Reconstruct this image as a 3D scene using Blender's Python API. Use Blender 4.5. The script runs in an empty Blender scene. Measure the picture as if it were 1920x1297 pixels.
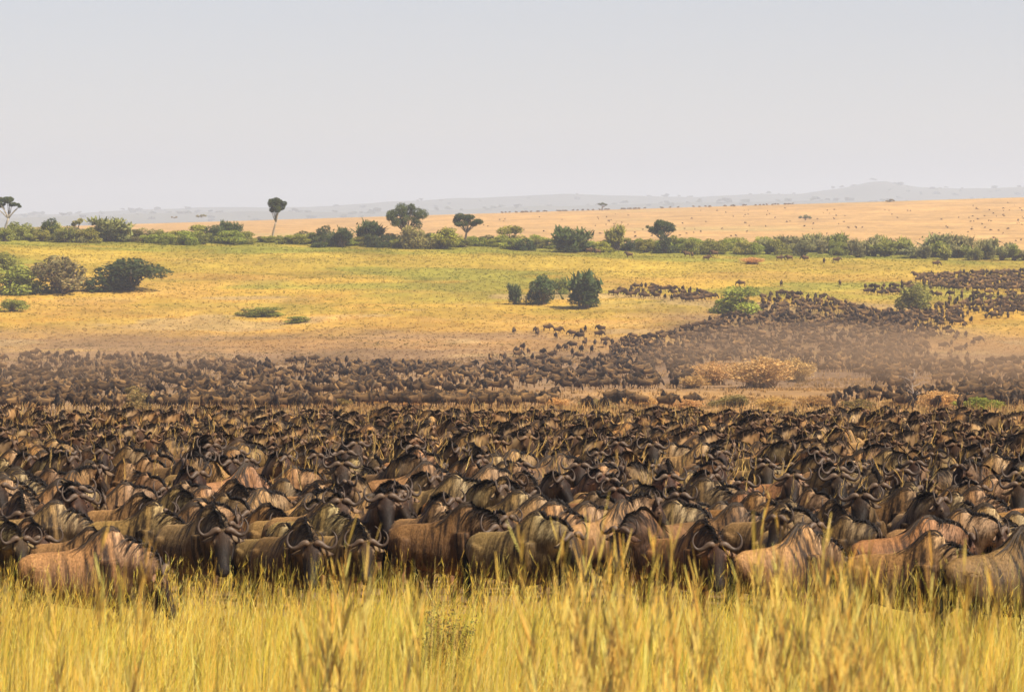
import bpy, math, random
import numpy as np

# ------------------------------------------------------------------ camera, world, sun
S = bpy.context.scene
COL = S.collection
F = 8000.0            # focal length in photo pixels (photo 1920 px wide)
HY = 410.0            # photo row of the true horizon
ZC = 3.65             # camera height (roof hatch of a vehicle)

cam = bpy.data.cameras.new("camera")
cam_o = bpy.data.objects.new("camera", cam)
COL.objects.link(cam_o)
cam_o.location = (0, 0, ZC)
cam_o.rotation_euler = (math.radians(90), 0, 0)
cam.sensor_width = 36.0
cam.lens = 36.0 * F / 1920.0
cam.shift_y = -(648.5 - HY) / 1920.0
cam.clip_start = 0.5
cam.clip_end = 60000.0
cam.dof.use_dof = True
cam.dof.focus_distance = 88.0
cam.dof.aperture_fstop = 9.0
S.camera = cam_o

SUN_EL, SUN_AZ = math.radians(50), math.radians(119)    # azimuth clockwise from +Y (view direction)
w = bpy.data.worlds.new("World")
S.world = w
w.use_nodes = True
nt = w.node_tree
bg = nt.nodes["Background"]
sky = nt.nodes.new("ShaderNodeTexSky")
sky.sky_type = 'NISHITA'
sky.sun_disc = False
sky.sun_elevation = SUN_EL
sky.sun_rotation = SUN_AZ
sky.altitude = 1500
sky.air_density = 1.0
sky.dust_density = 1.6
sky.ozone_density = 1.5
mx = nt.nodes.new("ShaderNodeMix"); mx.data_type = 'RGBA'; mx.blend_type = 'MULTIPLY'; mx.inputs[0].default_value = 1
mx.inputs[7].default_value = (1.0, .965, 1.03, 1)
hs_ = nt.nodes.new('ShaderNodeHueSaturation'); hs_.inputs['Saturation'].default_value = .55
nt.links.new(sky.outputs[0], hs_.inputs['Color']); nt.links.new(hs_.outputs[0], mx.inputs[6]); nt.links.new(mx.outputs[2], bg.inputs[0])
bg.inputs[1].default_value = 0.057

sl = bpy.data.lights.new("sun", 'SUN')
sl.energy = 4.9
sl.angle = math.radians(0.5)
sl.color = (1.0, 0.91, 0.77)
so = bpy.data.objects.new("sun", sl)
COL.objects.link(so)
sd = np.array([math.sin(SUN_AZ) * math.cos(SUN_EL), math.cos(SUN_AZ) * math.cos(SUN_EL), math.sin(SUN_EL)])
from mathutils import Vector, Matrix
so.rotation_euler = Vector(sd).to_track_quat('Z', 'Y').to_euler()
so.location = (0, 0, 300)

S.view_settings.view_transform = 'Standard'
S.view_settings.look = 'None'
S.view_settings.exposure = 1.0
S.view_settings.gamma = 1.0
try:
    S.cycles.use_denoising = True
    S.cycles.denoiser = 'OPENIMAGEDENOISE'
    S.cycles.volume_bounces = 1
    S.cycles.max_bounces = 6
    S.cycles.transparent_max_bounces = 8
except Exception:
    pass

rng = np.random.default_rng(7)
random.seed(7)

# ------------------------------------------------------------------ helpers
def sstep(a, b, x):
    t = np.clip((x - a) / (b - a), 0, 1)
    return t * t * (3 - 2 * t)

_lat = np.random.default_rng(99).random((256, 256))
def vnoise(x, y, sc, seed=0):
    x = np.asarray(x, float) / sc + seed * 17.3 + 1000
    y = np.asarray(y, float) / sc + seed * 31.7 + 1000
    xi = np.floor(x).astype(int); yi = np.floor(y).astype(int)
    fx = x - xi; fy = y - yi
    fx = fx * fx * (3 - 2 * fx); fy = fy * fy * (3 - 2 * fy)
    a = _lat[xi % 256, yi % 256]; b = _lat[(xi + 1) % 256, yi % 256]
    c = _lat[xi % 256, (yi + 1) % 256]; d = _lat[(xi + 1) % 256, (yi + 1) % 256]
    return (a * (1 - fx) + b * fx) * (1 - fy) + (c * (1 - fx) + d * fx) * fy
def fbm(x, y, sc, seed=0, o=3):
    r = 0; a = 1; t = 0
    for k in range(o):
        r = r + a * vnoise(x, y, sc / 2 ** k, seed + k * 5); t += a; a *= .5
    return r / t

PROF = np.array([(-400, 3.3), (0, 3.65), (20, 4.25), (45, 5.03), (54, 5.3), (60, 5.4), (71, 5.70), (91, 6.2), (104, 6.75), (118, 7.15),
    (143, 7.9), (250, 12.3), (380, 16.9), (560, 21.4), (690, 23.2), (730, 22.9), (800, 18.8), (900, 12.4), (1000, 6.5),
    (1060, 6.3), (1200, 8.8), (1400, 9.0), (1800, 6), (2500, 0), (2700, .5), (3200, 10), (6000, 30),
    (10000, 40), (30000, 70)])
_td = np.concatenate([[-400], np.geomspace(1, 30000, 1600)])
_th = np.interp(_td, PROF[:, 0], PROF[:, 1])
_k = np.exp(-np.linspace(-2, 2, 25) ** 2); _k /= _k.sum()
_th2 = np.convolve(np.pad(_th, 12, mode='edge'), _k, 'valid')
def hgt(x, y):
    """drop of the ground below the camera at world (x, y)"""
    x = np.asarray(x, float); y = np.asarray(y, float)
    h = np.interp(y, _td, _th2)
    h = h + .020 * np.clip(x, -200, 200) * sstep(800, 1000, y) * (1 - sstep(1150, 1500, y))
    h = h + (-3.75 - .030 * np.clip(x, -500, 700)) * sstep(1200, 2500, y) * (1 - sstep(2700, 3800, y))
    h = h + (fbm(x, y, 26, 3) - .5) * 1.6 * sstep(150, 700, y) * (1 - sstep(1100, 2000, y))
    h = h + (fbm(x, y, 6, 9, 2) - .5) * .16
    return h
def gz(x, y):
    return ZC - hgt(x, y)

_dd = np.concatenate([np.arange(20, 200, .5), np.arange(200, 3000, 2.)])
def ground_at(px, py, dmin=20, dmax=3000):
    d = _dd[(_dd >= dmin) & (_dd <= dmax)]
    xs = (px - 960) / F * d
    g = hgt(xs, d) - (py - HY) / F * d
    i = np.nonzero(g <= 0)[0]
    if len(i) == 0:
        j = int(np.argmin(np.abs(g) / d))
    else:
        j = int(i[0])
    return float(xs[j]), float(d[j])
def to_px(x, y, z):
    return 960 + F * x / y, HY + F * (ZC - z) / y

def mesh_np(name, V, Fs, C=None, smooth=False):
    """V (n,3); Fs list of int arrays (m,k)"""
    me = bpy.data.meshes.new(name)
    V = np.asarray(V, np.float32)
    me.vertices.add(len(V)); me.vertices.foreach_set('co', V.ravel())
    Fs = [np.asarray(f, np.int32) for f in Fs if len(f)]
    loops = np.concatenate([f.ravel() for f in Fs])
    tot = np.concatenate([np.full(len(f), f.shape[1], np.int32) for f in Fs])
    st = np.concatenate([[0], np.cumsum(tot)[:-1]]).astype(np.int32)
    me.loops.add(len(loops)); me.loops.foreach_set('vertex_index', loops)
    me.polygons.add(len(tot)); me.polygons.foreach_set('loop_start', st); me.polygons.foreach_set('loop_total', tot)
    if smooth:
        me.polygons.foreach_set('use_smooth', np.ones(len(tot), bool))
    me.update(calc_edges=True)
    if C is not None:
        a = me.color_attributes.new('Col', 'FLOAT_COLOR', 'POINT')
        c4 = np.ones((len(V), 4), np.float32); c4[:, :3] = C
        a.data.foreach_set('color', c4.ravel())
    return me

class Geo:
    """collects vertices, quads and triangles with colours for ONE mesh"""
    def __init__(s): s.V = []; s.Q = []; s.T = []; s.C = []; s.n = 0
    def add(s, V, Q=None, T=None, C=(1, 1, 1)):
        V = np.asarray(V, float).reshape(-1, 3)
        s.V.append(V)
        if Q is not None and len(Q): s.Q.append(np.asarray(Q).reshape(-1, 4) + s.n)
        if T is not None and len(T): s.T.append(np.asarray(T).reshape(-1, 3) + s.n)
        C = np.asarray(C, float)
        s.C.append(np.broadcast_to(C, (len(V), 3)) if C.ndim == 1 else C)
        s.n += len(V)
    def arrays(s):
        V = np.concatenate(s.V); C = np.concatenate(s.C)
        Q = np.concatenate(s.Q) if s.Q else np.zeros((0, 4), int)
        T = np.concatenate(s.T) if s.T else np.zeros((0, 3), int)
        return V, Q, T, C
    def mesh(s, name, smooth=False):
        V, Q, T, C = s.arrays()
        return mesh_np(name, V, [Q, T], C, smooth)

def ribbons(P, side, W, C, g):
    """P (n,k,3) centre lines, side (n,3) or (n,k,3), W (n,k) half widths, C (n,k,3)"""
    n, k = P.shape[:2]
    if side.ndim == 2: side = side[:, None, :]
    V = np.stack([P - side * W[..., None], P + side * W[..., None]], 2).reshape(-1, 3)
    base = (np.arange(n)[:, None] * k + np.arange(k - 1)[None]) * 2
    Q = np.stack([base, base + 1, base + 3, base + 2], -1).reshape(-1, 4)
    g.add(V, Q=Q, C=np.repeat(C[:, :, None, :], 2, 2).reshape(-1, 3))

def nrm(a):
    return a / np.maximum(np.linalg.norm(a, axis=-1, keepdims=True), 1e-9)

def tube(g, pts, rad, n=10, C=(1, 1, 1), squash=None):
    """closed tube through pts (k,3) with radii"""
    pts = np.asarray(pts, float); rad = np.asarray(rad, float); k = len(pts)
    t = nrm(np.gradient(pts, axis=0))
    ref = np.array([0, 0, 1.]) if abs(t[0, 2]) < .8 else np.array([1., 0, 0])
    rings = []
    for i in range(k):
        a = nrm(np.cross(t[i], ref)); b = np.cross(a, t[i])
        ref = b
        an = np.linspace(0, 2 * np.pi, n, endpoint=False)
        rings.append(pts[i] + rad[i] * (np.cos(an)[:, None] * a + np.sin(an)[:, None] * b))
    loft(g, rings, C)
def loft(g, rings, C=(1, 1, 1)):
    k = len(rings); n = len(rings[0])
    V = np.concatenate(list(rings) + [np.mean(rings[0], 0)[None], np.mean(rings[-1], 0)[None]])
    Q = []; T = []
    for i in range(k - 1):
        for j in range(n):
            j2 = (j + 1) % n
            Q.append((i * n + j, i * n + j2, (i + 1) * n + j2, (i + 1) * n + j))
    for j in range(n):
        j2 = (j + 1) % n
        T.append((k * n, j2, j)); T.append((k * n + 1, (k - 1) * n + j, (k - 1) * n + j2))
    if not isinstance(C, tuple):
        C = np.concatenate([np.repeat(np.asarray(C), n, 0), C[:1], C[-1:]])
    g.add(V, Q, T, C)
def smooth_path(P, m):
    """Catmull-Rom resample of rows to m points"""
    P = np.asarray(P, float); n = len(P)
    E = np.vstack([2 * P[0] - P[1], P, 2 * P[-1] - P[-2]])
    out = []
    for u in np.linspace(0, n - 1 - 1e-6, m):
        i = int(u); f = u - i
        a, b, c, d = E[i], E[i + 1], E[i + 2], E[i + 3]
        out.append(.5 * (2 * b + (c - a) * f + (2 * a - 5 * b + 4 * c - d) * f * f + (3 * b - 3 * c + d - a) * f ** 3))
    return np.array(out)

def new_obj(name, me, mat=None, parent=None):
    o = bpy.data.objects.new(name, me)
    COL.objects.link(o)
    if mat is not None and me is not None and len(me.materials) == 0: me.materials.append(mat)
    if parent is not None: o.parent = parent
    return o
def empty(name, loc=(0, 0, 0), rz=0.0):
    o = bpy.data.objects.new(name, None)
    o.empty_display_size = .3
    COL.objects.link(o); o.location = loc; o.rotation_euler = (0, 0, rz)
    return o
def tag(o, label=None, cat=None, group=None, kind=None):
    if label: o['label'] = label
    if cat: o['category'] = cat
    if group: o['group'] = group
    if kind: o['kind'] = kind
    return o

# ------------------------------------------------------------------ materials
def mat_col(name, rough=.8, spec=.2, noise=None, amt=.3, bump=0., tint=False, trans=0., stretch=(1, 1, 1), sheen=0., up=0.):
    """procedural material: mesh colour attribute broken up by noise"""
    m = bpy.data.materials.new(name); m.use_nodes = True
    t = m.node_tree; b = t.nodes['Principled BSDF']
    b.inputs['Roughness'].default_value = rough
    b.inputs['Specular IOR Level'].default_value = spec
    at = t.nodes.new('ShaderNodeAttribute'); at.attribute_name = 'Col'
    c = at.outputs['Color']
    if tint:
        oi = t.nodes.new('ShaderNodeObjectInfo')
        mx = t.nodes.new('ShaderNodeMix'); mx.data_type = 'RGBA'; mx.blend_type = 'MULTIPLY'
        mx.inputs[0].default_value = 1
        t.links.new(c, mx.inputs[6]); t.links.new(oi.outputs['Color'], mx.inputs[7]); c = mx.outputs[2]
    if noise:
        tc = t.nodes.new('ShaderNodeTexCoord'); mp = t.nodes.new('ShaderNodeMapping')
        mp.inputs['Scale'].default_value = stretch
        t.links.new(tc.outputs['Object'], mp.inputs[0])
        nz = t.nodes.new('ShaderNodeTexNoise'); nz.inputs['Scale'].default_value = noise
        nz.inputs['Detail'].default_value = 5
        t.links.new(mp.outputs[0], nz.inputs['Vector'])
        mr = t.nodes.new('ShaderNodeMapRange')
        mr.inputs[1].default_value = .3; mr.inputs[2].default_value = .7
        mr.inputs[3].default_value = 1 - amt; mr.inputs[4].default_value = 1 + amt
        t.links.new(nz.outputs['Fac'], mr.inputs[0])
        mx = t.nodes.new('ShaderNodeMix'); mx.data_type = 'RGBA'; mx.blend_type = 'MULTIPLY'
        mx.inputs[0].default_value = 1
        t.links.new(c, mx.inputs[6]); t.links.new(mr.outputs[0], mx.inputs[7]); c = mx.outputs[2]
        if bump:
            bp = t.nodes.new('ShaderNodeBump'); bp.inputs['Strength'].default_value = bump
            bp.inputs['Distance'].default_value = .02
            t.links.new(nz.outputs['Fac'], bp.inputs['Height']); t.links.new(bp.outputs[0], b.inputs['Normal'])
    t.links.new(c, b.inputs['Base Color'])
    if up:      # thin blades curl and twist: average their shading normal towards upright
        ge = t.nodes.new('ShaderNodeNewGeometry'); mv = t.nodes.new('ShaderNodeMix'); mv.data_type = 'VECTOR'
        mv.inputs[0].default_value = up; mv.inputs[5].default_value = (0, 0, 1)
        t.links.new(ge.outputs['Normal'], mv.inputs[4])
        vn = t.nodes.new('ShaderNodeVectorMath'); vn.operation = 'NORMALIZE'
        t.links.new(mv.outputs[1], vn.inputs[0]); t.links.new(vn.outputs[0], b.inputs['Normal'])
    if sheen:
        b.inputs['Sheen Weight'].default_value = sheen
    if trans:
        tr = t.nodes.new('ShaderNodeBsdfTranslucent'); t.links.new(c, tr.inputs[0])
        ms = t.nodes.new('ShaderNodeMixShader'); ms.inputs[0].default_value = trans
        t.links.new(b.outputs[0], ms.inputs[1]); t.links.new(tr.outputs[0], ms.inputs[2])
        t.links.new(ms.outputs[0], t.nodes['Material Output'].inputs[0])
    return m

M_COAT = mat_col('coat', .62, .16, noise=18, amt=.40, bump=.3, tint=True, stretch=(3.4, 2.4, .45))
M_HAIR = mat_col('hair', .6, .12, tint=False)
M_HORN = mat_col('horn', .5, .2, noise=30, amt=.3, bump=.15)
M_EYE = mat_col('eye', .08, .6)
M_GRASS = mat_col('grass_blades', .6, .15, trans=.3, up=.9)
M_TUFT = mat_col('grass_tufts', .8, .1, trans=.5, up=.7)
M_LEAF = mat_col('leaves', .6, .15, trans=.3, tint=True, up=.4)
M_BARK = mat_col('bark', .9, .1, noise=6, amt=.3, bump=.5)
M_FAR = mat_col('distant_leaves', .9, .05)

def mat_ground():
    m = mat_col('dry_ground', .95, .05)
    t = m.node_tree; b = t.nodes['Principled BSDF']
    at = [n for n in t.nodes if n.type == 'ATTRIBUTE'][0]
    geo = t.nodes.new('ShaderNodeNewGeometry')
    def nz(sc, det, lo, hi, sy=1.):
        mp = t.nodes.new('ShaderNodeMapping'); mp.inputs['Scale'].default_value = (1, sy, 1)
        t.links.new(geo.outputs['Position'], mp.inputs[0])
        n = t.nodes.new('ShaderNodeTexNoise'); n.inputs['Scale'].default_value = sc; n.inputs['Detail'].default_value = det
        n.inputs['Roughness'].default_value = .65
        t.links.new(mp.outputs[0], n.inputs['Vector'])
        r = t.nodes.new('ShaderNodeMapRange'); r.inputs[1].default_value = .3; r.inputs[2].default_value = .7
        r.inputs[3].default_value = lo; r.inputs[4].default_value = hi
        t.links.new(n.outputs['Fac'], r.inputs[0]); return r.outputs[0]
    a = nz(.05, 9, .68, 1.3, .6); c = nz(.4, 4, .78, 1.22, .35)
    mm = t.nodes.new('ShaderNodeMath'); mm.operation = 'MULTIPLY'
    t.links.new(a, mm.inputs[0]); t.links.new(c, mm.inputs[1])
    mx = t.nodes.new('ShaderNodeMix'); mx.data_type = 'RGBA'; mx.blend_type = 'MULTIPLY'; mx.inputs[0].default_value = 1
    t.links.new(at.outputs['Color'], mx.inputs[6]); t.links.new(mm.outputs[0], mx.inputs[7])
    t.links.new(mx.outputs[2], b.inputs['Base Color'])
    return m
M_GROUND = mat_ground()

# ------------------------------------------------------------------ ground colours (by place, herd shade included)
def L(*c): return np.array(c, float)
def ground_color(x, y):
    x = np.asarray(x, float); y = np.asarray(y, float)
    px, py = to_px(x, y, gz(x, y))
    n1 = fbm(x, y, 34, 1, 4); n2 = fbm(x, y, 9, 2, 3); n3 = fbm(x, y, 90, 4, 3)
    n = (.55 * n1 + .45 * n2)
    def mix(a, b, t):
        t = np.clip(t, 0, 1)[..., None]; return a * (1 - t) + b * t
    gold = L(.38, .215, .035); pale = L(.41, .25, .07); green = L(.165, .16, .022); olive = L(.29, .205, .03)
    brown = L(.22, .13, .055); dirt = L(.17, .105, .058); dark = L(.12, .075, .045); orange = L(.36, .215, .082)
    c = np.broadcast_to(dirt, x.shape + (3,)).copy()
    hill = sstep(660, 760, y)
    c = mix(c, L(.24, .15, .075), sstep(.45, .6, n) * (y > 90))
    c = mix(c, L(.30, .17, .062), sstep(230, 300, y) * sstep(560, 460, y) * sstep(480, 680, px) * (.45 + .55 * sstep(.4, .6, n)))
    c = mix(c, brown, hill)
    c = mix(c, gold, sstep(735, 800, y + (n - .5) * 90))
    c = mix(c, pale, sstep(.56, .7, n) * hill * .8)
    c = mix(c, olive, sstep(840, 930, y + (n - .5) * 160) * .8)
    c = mix(c, olive, sstep(.60, .47, n2) * sstep(760, 800, y) * .45)
    c = mix(c, green, sstep(.53, .40, fbm(x * .6, y, 24, 14, 4)) * sstep(780, 880, y) * .75)
    c = mix(c, L(.37, .195, .05), sstep(.52, .66, fbm(x * .6, y, 30, 15, 4)) * hill * .35)
    c = mix(c, green, sstep(950, 1000, y + (n2 - .5) * 60) * .85)
    c = mix(c, L(.30, .20, .085), sstep(.62, .68, fbm(x, y, 20, 8, 3)) * hill * (y < 860) * .7)
    # ground painted darker under the crossing herd: shade of animals and dust
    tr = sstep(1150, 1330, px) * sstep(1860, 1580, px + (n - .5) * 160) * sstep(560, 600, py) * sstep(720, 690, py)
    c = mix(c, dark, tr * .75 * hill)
    # far plain of dry grass
    c = mix(c, orange, sstep(1060, 1150, y))
    c = mix(c, orange * L(1.12, 1.1, 1.05), sstep(.5, .65, n3) * (y > 1100))
    c = mix(c, L(.33, .24, .09), sstep(.62, .72, fbm(x, y, 160, 12, 3)) * (y > 1300) * .7)
    c = mix(c, L(.26, .21, .09), sstep(2600, 3200, y))
    return c

def build_ground():
    ys = np.unique(np.concatenate([np.linspace(-120, 14, 12), np.geomspace(14, 160, 70), np.geomspace(160, 640, 60),
                                   np.linspace(640, 1120, 260), np.geomspace(1120, 3200, 110), np.geomspace(3200, 26000, 30)]))
    t = np.linspace(-1, 1, 361); t = np.sign(t) * np.abs(t) ** 1.25
    Y, T_ = np.meshgrid(ys, t, indexing='ij')
    X = T_ * (40 + .30 * np.maximum(Y, 0))
    Z = gz(X, Y)
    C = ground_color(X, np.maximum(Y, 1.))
    V = np.stack([X, Y, Z], -1).reshape(-1, 3)
    r, c = X.shape
    i = (np.arange(r - 1)[:, None] * c + np.arange(c - 1)[None]).ravel()
    Q = np.stack([i, i + 1, i + c + 1, i + c], -1)
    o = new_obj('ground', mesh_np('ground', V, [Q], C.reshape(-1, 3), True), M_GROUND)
    tag(o, kind='structure')
build_ground()

def far_top(px):
    return np.interp(px, [-900, -200, 0, 300, 520, 700, 820, 960, 1050, 1180, 1300, 1400, 1500, 1570, 1630, 1660, 1720, 1800, 1920, 2300, 2900],
                     [412, 408, 406, 398, 388, 383, 379, 371, 367, 371, 374, 369, 368, 356, 341, 340, 350, 352, 350, 360, 372])
def build_hills():
    """far hazy ridges, a height field 8.5 to 13 km away"""
    g = Geo()
    ys = np.linspace(8200, 14500, 64); ts = np.linspace(-.22, .22, 420)
    Y, T_ = np.meshgrid(ys, ts, indexing='ij'); X = T_ * Y
    px = 960 + F * T_
    top = (HY - far_top(px)) / F * 12500 + 2
    a = np.exp(-((Y - 12500) / 900) ** 2)
    low = (HY - np.interp(px, [-900, 0, 500, 900, 1300, 1700, 2800], [412, 408, 398, 390, 385, 380, 378])) / F * 9800
    b = np.exp(-((Y - 9800) / 600) ** 2)
    n = fbm(X, Y, 420, 5, 5) - .5
    Z = ZC - 40 + (top + 40) * a + (low + 40) * b * (1 - a) + n * 26 * np.maximum(a, b)
    V = np.stack([X, Y, Z], -1).reshape(-1, 3); r, c = X.shape
    i = (np.arange(r - 1)[:, None] * c + np.arange(c - 1)[None]).ravel()
    Cc = np.array([.09, .09, .07]) * (.8 + .5 * fbm(X, Y, 200, 6, 3))[..., None]
    o = new_obj('hills', mesh_np('hills', V, [np.stack([i, i + 1, i + c + 1, i + c], -1)], Cc.reshape(-1, 3), True), M_GROUND)
    tag(o, kind='structure')
    # far-off wood on the ridges, one mass
    g = Geo()
    N = 2600
    idx = rng.integers(0, r - 1, N) * c + rng.integers(0, c, N)
    keep = (fbm(V[idx, 0], V[idx, 1], 500, 8, 3) > .47)
    for q in V[idx[keep]]:
        R = rng.uniform(4, 11); k = 9
        P = nrm(rng.normal(size=(k, 3))) * [R * 1.5, R, R * .6] * rng.uniform(.7, 1.1, (k, 1)) + q + [rng.normal() * 40, rng.normal() * 40, R * .5]
        T3 = np.array([(a_, b_, c_) for a_ in range(k) for b_ in range(a_ + 1, k) for c_ in range(b_ + 1, k)])
        T3 = T3[rng.permutation(len(T3))[:26]]
        g.add(P, T=T3, C=np.array([.03, .04, .02]))
    o = new_obj('distant_woodland', g.mesh('distant_woodland'), M_FAR)
    tag(o, 'hazy scattered dark trees covering the far blue ridges', 'woodland', kind='stuff')
build_hills()

# ------------------------------------------------------------------ wildebeest
TORSO = np.array([  # x, top, bottom, half width
    (-.80, .98, .86, .05), (-.75, 1.05, .74, .13), (-.62, 1.105, .59, .21), (-.40, 1.12, .53, .25), (-.15, 1.135, .48, .28),
    (.08, 1.20, .45, .29), (.22, 1.315, .44, .27), (.34, 1.405, .445, .24), (.45, 1.415, .46, .215), (.56, 1.345, .50, .20), (.68, 1.20, .59, .17), (.77, 1.06, .71, .10)])
HEAD = np.array([  # t, half width, up, down
    (-.07, .06, .05, .08), (-.02, .10, .085, .13), (.06, .118, .088, .16), (.13, .122, .083, .165), (.22, .100, .076, .14),
    (.32, .082, .070, .108), (.41, .088, .068, .09), (.48, .084, .057, .068), (.53, .045, .028, .03)])
POSES = {  # poll x, poll z, head pitch below level (deg), yaw (deg), stride
    'walk':      (1.00, 1.08, 62, 0, .10),
    'walk_in':   (.97, 1.06, 64, -38, -.12),
    'walk_out':  (.97, 1.05, 62, 34, .14),
    'up':        (.92, 1.36, 58, 0, .04),
    'up_in':     (.89, 1.34, 60, -50, -.06),
    'up_out':    (.89, 1.35, 60, 48, .08),
    'low':       (1.05, .88, 70, -12, .16),
    'graze':     (1.06, .70, 72, 10, -.05)}

def ell(c, s, u, wd, up, dn, n=22, pinch=0.):
    a = np.linspace(0, 2 * np.pi, n, endpoint=False)
    cz = np.cos(a); sx = np.sin(a)
    wv = wd * (1 - pinch * np.clip(cz, 0, 1) ** 1.5)
    return c + (sx * wv)[:, None] * s + (np.where(cz > 0, up, dn) * cz)[:, None] * u

def eval_mesh(g, mods):
    me = g.mesh('tmp'); o = bpy.data.objects.new('tmp', me); COL.objects.link(o)
    for kind, kw in mods:
        md = o.modifiers.new(kind, kind)
        for k_, v_ in kw.items(): setattr(md, k_, v_)
    dg = bpy.context.evaluated_depsgraph_get(); dg.update()
    out = bpy.data.meshes.new_from_object(o.evaluated_get(dg))
    bpy.data.objects.remove(o); bpy.data.meshes.remove(me)
    V = np.empty(len(out.vertices) * 3, np.float32); out.vertices.foreach_get('co', V)
    N = np.empty(len(out.vertices) * 3, np.float32); out.vertices.foreach_get('normal', N)
    out.calc_loop_triangles()
    T3 = np.empty(len(out.loop_triangles) * 3, np.int32); out.loop_triangles.foreach_get('vertices', T3)
    bpy.data.meshes.remove(out)
    return V.reshape(-1, 3).astype(float), N.reshape(-1, 3).astype(float), T3.reshape(-1, 3)

class Beast:
    pass

def make_beast(pose, seed, voxel=.02):
    r = np.random.default_rng(seed)
    pxx, pzz, pit, yaw, stride = POSES[pose]
    pit = math.radians(pit); yaw = math.radians(yaw)
    ca, sa = math.cos(yaw), math.sin(yaw)
    cn, sn = math.cos(yaw * .55), math.sin(yaw * .55)
    B = np.array([.46, 0, 1.0])
    dn = np.array([pxx - B[0], 0, pzz - B[2]])
    poll = B + np.array([dn[0] * cn, dn[0] * sn, dn[2]])
    f = np.array([math.cos(pit) * ca, math.cos(pit) * sa, -math.sin(pit)])
    s = np.array([-sa, ca, 0.]); u = np.cross(f, s); u = nrm(u)
    if u[2] < 0: u = -u
    f0, s0, u0 = f, s, u; HS = 1.14; f, s, u = f * HS, s * HS, u * HS
    g = Geo()
    # torso
    X, Y, Z = np.eye(3)
    loft(g, [ell(np.array([x, 0, t * .42 + b * .58]), Y, Z, wd, (t - b) * .58, (t - b) * .42, 24, .42) for x, t, b, wd in TORSO])
    # neck
    npts = smooth_path(np.array([B + [-.12, 0, -.02], B + (poll - B) * .35 + [0, 0, .035], B + (poll - B) * .7 + [0, 0, .03], poll + f * .04 - u * .03]), 9)
    nw = np.interp(np.linspace(0, 1, 9), [0, .4, .8, 1], [.20, .17, .125, .10])
    nu_ = np.interp(np.linspace(0, 1, 9), [0, .4, .8, 1], [.28, .25, .18, .12])
    nd_ = np.interp(np.linspace(0, 1, 9), [0, .4, .8, 1], [.36, .30, .20, .12])
    tt = nrm(np.gradient(npts, axis=0)); rings = []
    ncrest = []; nthroat = []
    for i in range(9):
        sd_ = nrm(np.cross(Z, tt[i])); up = nrm(np.cross(tt[i], sd_))
        rings.append(ell(npts[i], sd_, up, nw[i], nu_[i], nd_[i], 22, .45))
        ncrest.append(npts[i] + up * nu_[i]); nthroat.append(npts[i] - up * nd_[i])
    loft(g, rings)
    # head
    loft(g, [ell(poll + f * t, s, u, wd, a, b, 22) for t, wd, a, b in HEAD])
    for k in (-1, 1):   # brow and nostril swellings
        tube(g, [poll + f * .07 + s * k * .085 + u * .05, poll + f * .115 + s * k * .10 + u * .045, poll + f * .15 + s * k * .09 + u * .04], [.02, .034, .02], 10)
        tube(g, [poll + f * .40 + s * k * .055 + u * .03, poll + f * .46 + s * k * .06 + u * .02, poll + f * .49 + s * k * .045], [.02, .03, .02], 10)
    # legs
    legs = []
    for k, st in ((1, stride), (-1, -stride)):
        lf = [(.40, .13 * k, 1.0, .17), (.40, .17 * k, .80, .125), (.37 + st * .3, .165 * k, .60, .075), (.385 + st * .9, .155 * k, .40, .050),
              (.38 + st * 1.0 - max(0, -st) * .3, .15 * k, .22, .034), (.385 + st * 1.15 - max(0, -st) * .7, .15 * k, .08, .034), (.42 + st * 1.15 - max(0, -st) * .7, .15 * k, .015, .046)]
        lh = [(-.50, .09 * k, .92, .15), (-.52, .125 * k, .78, .145), (-.48 - st * .4, .165 * k, .65, .105), (-.63 - st * .8, .155 * k, .45, .056),
              (-.61 - st * 1.0, .15 * k, .24, .036), (-.595 - st * 1.15, .15 * k, .08, .034), (-.555 - st * 1.15, .15 * k, .015, .046)]
        for l in (lf, lh):
            l = smooth_path(l, 16); legs.append(l)
            tube(g, l[:, :3], np.maximum(l[:, 3], .028 if voxel < .05 else .062), 12)
    V, N, T3 = eval_mesh(g, [('REMESH', dict(mode='VOXEL', voxel_size=voxel)), ('SMOOTH', dict(factor=.5, iterations=6 if voxel < .03 else 1))])
    # --- coat colour from anatomy and some painted shading
    hx = (V - poll) @ f0 / HS; hs = np.abs((V - poll) @ s0) / HS; hu = (V - poll) @ u0 / HS
    wh = sstep(-.10, .02, hx) * sstep(.26, .15, hs) * sstep(-.30, -.17, hu) * sstep(.62, .5, hx)
    nd2 = np.full(len(V), 9.); nt_ = np.zeros(len(V)); nup = np.zeros(len(V))
    for i in range(9):
        dv = V - npts[i]; d_ = np.linalg.norm(dv, axis=1)
        m = d_ < nd2; nd2[m] = d_[m]; nt_[m] = i / 8; nup[m] = dv[m, 2]
    top = np.interp(V[:, 0], TORSO[:, 0], TORSO[:, 1]); bot = np.interp(V[:, 0], TORSO[:, 0], TORSO[:, 2])
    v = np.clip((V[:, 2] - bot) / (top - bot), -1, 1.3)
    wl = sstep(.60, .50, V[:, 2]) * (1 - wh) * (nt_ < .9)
    wn = sstep(.42, .70, V[:, 0] + .25 * (V[:, 2] - 1.0)) * (1 - wh)
    sx = np.sign(V[:, 1] + 1e-9) * .7
    strip = fbm(V[:, 0] * 1.0 + .10 * (V[:, 2] - 1), sx + V[:, 2] * .10, .05, seed, 3)
    str2 = fbm(V[:, 0] + .05 * V[:, 2], sx + V[:, 2] * .05, .03, seed + 3, 2)
    def mix(a, b, t): t = np.clip(t, 0, 1)[:, None]; return a * (1 - t) + b * t
    c = mix(L(.045, .026, .012), L(.115, .064, .026), sstep(.02, .45, v))  # dark lower flank: own dark hair plus shade put into the colour
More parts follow.
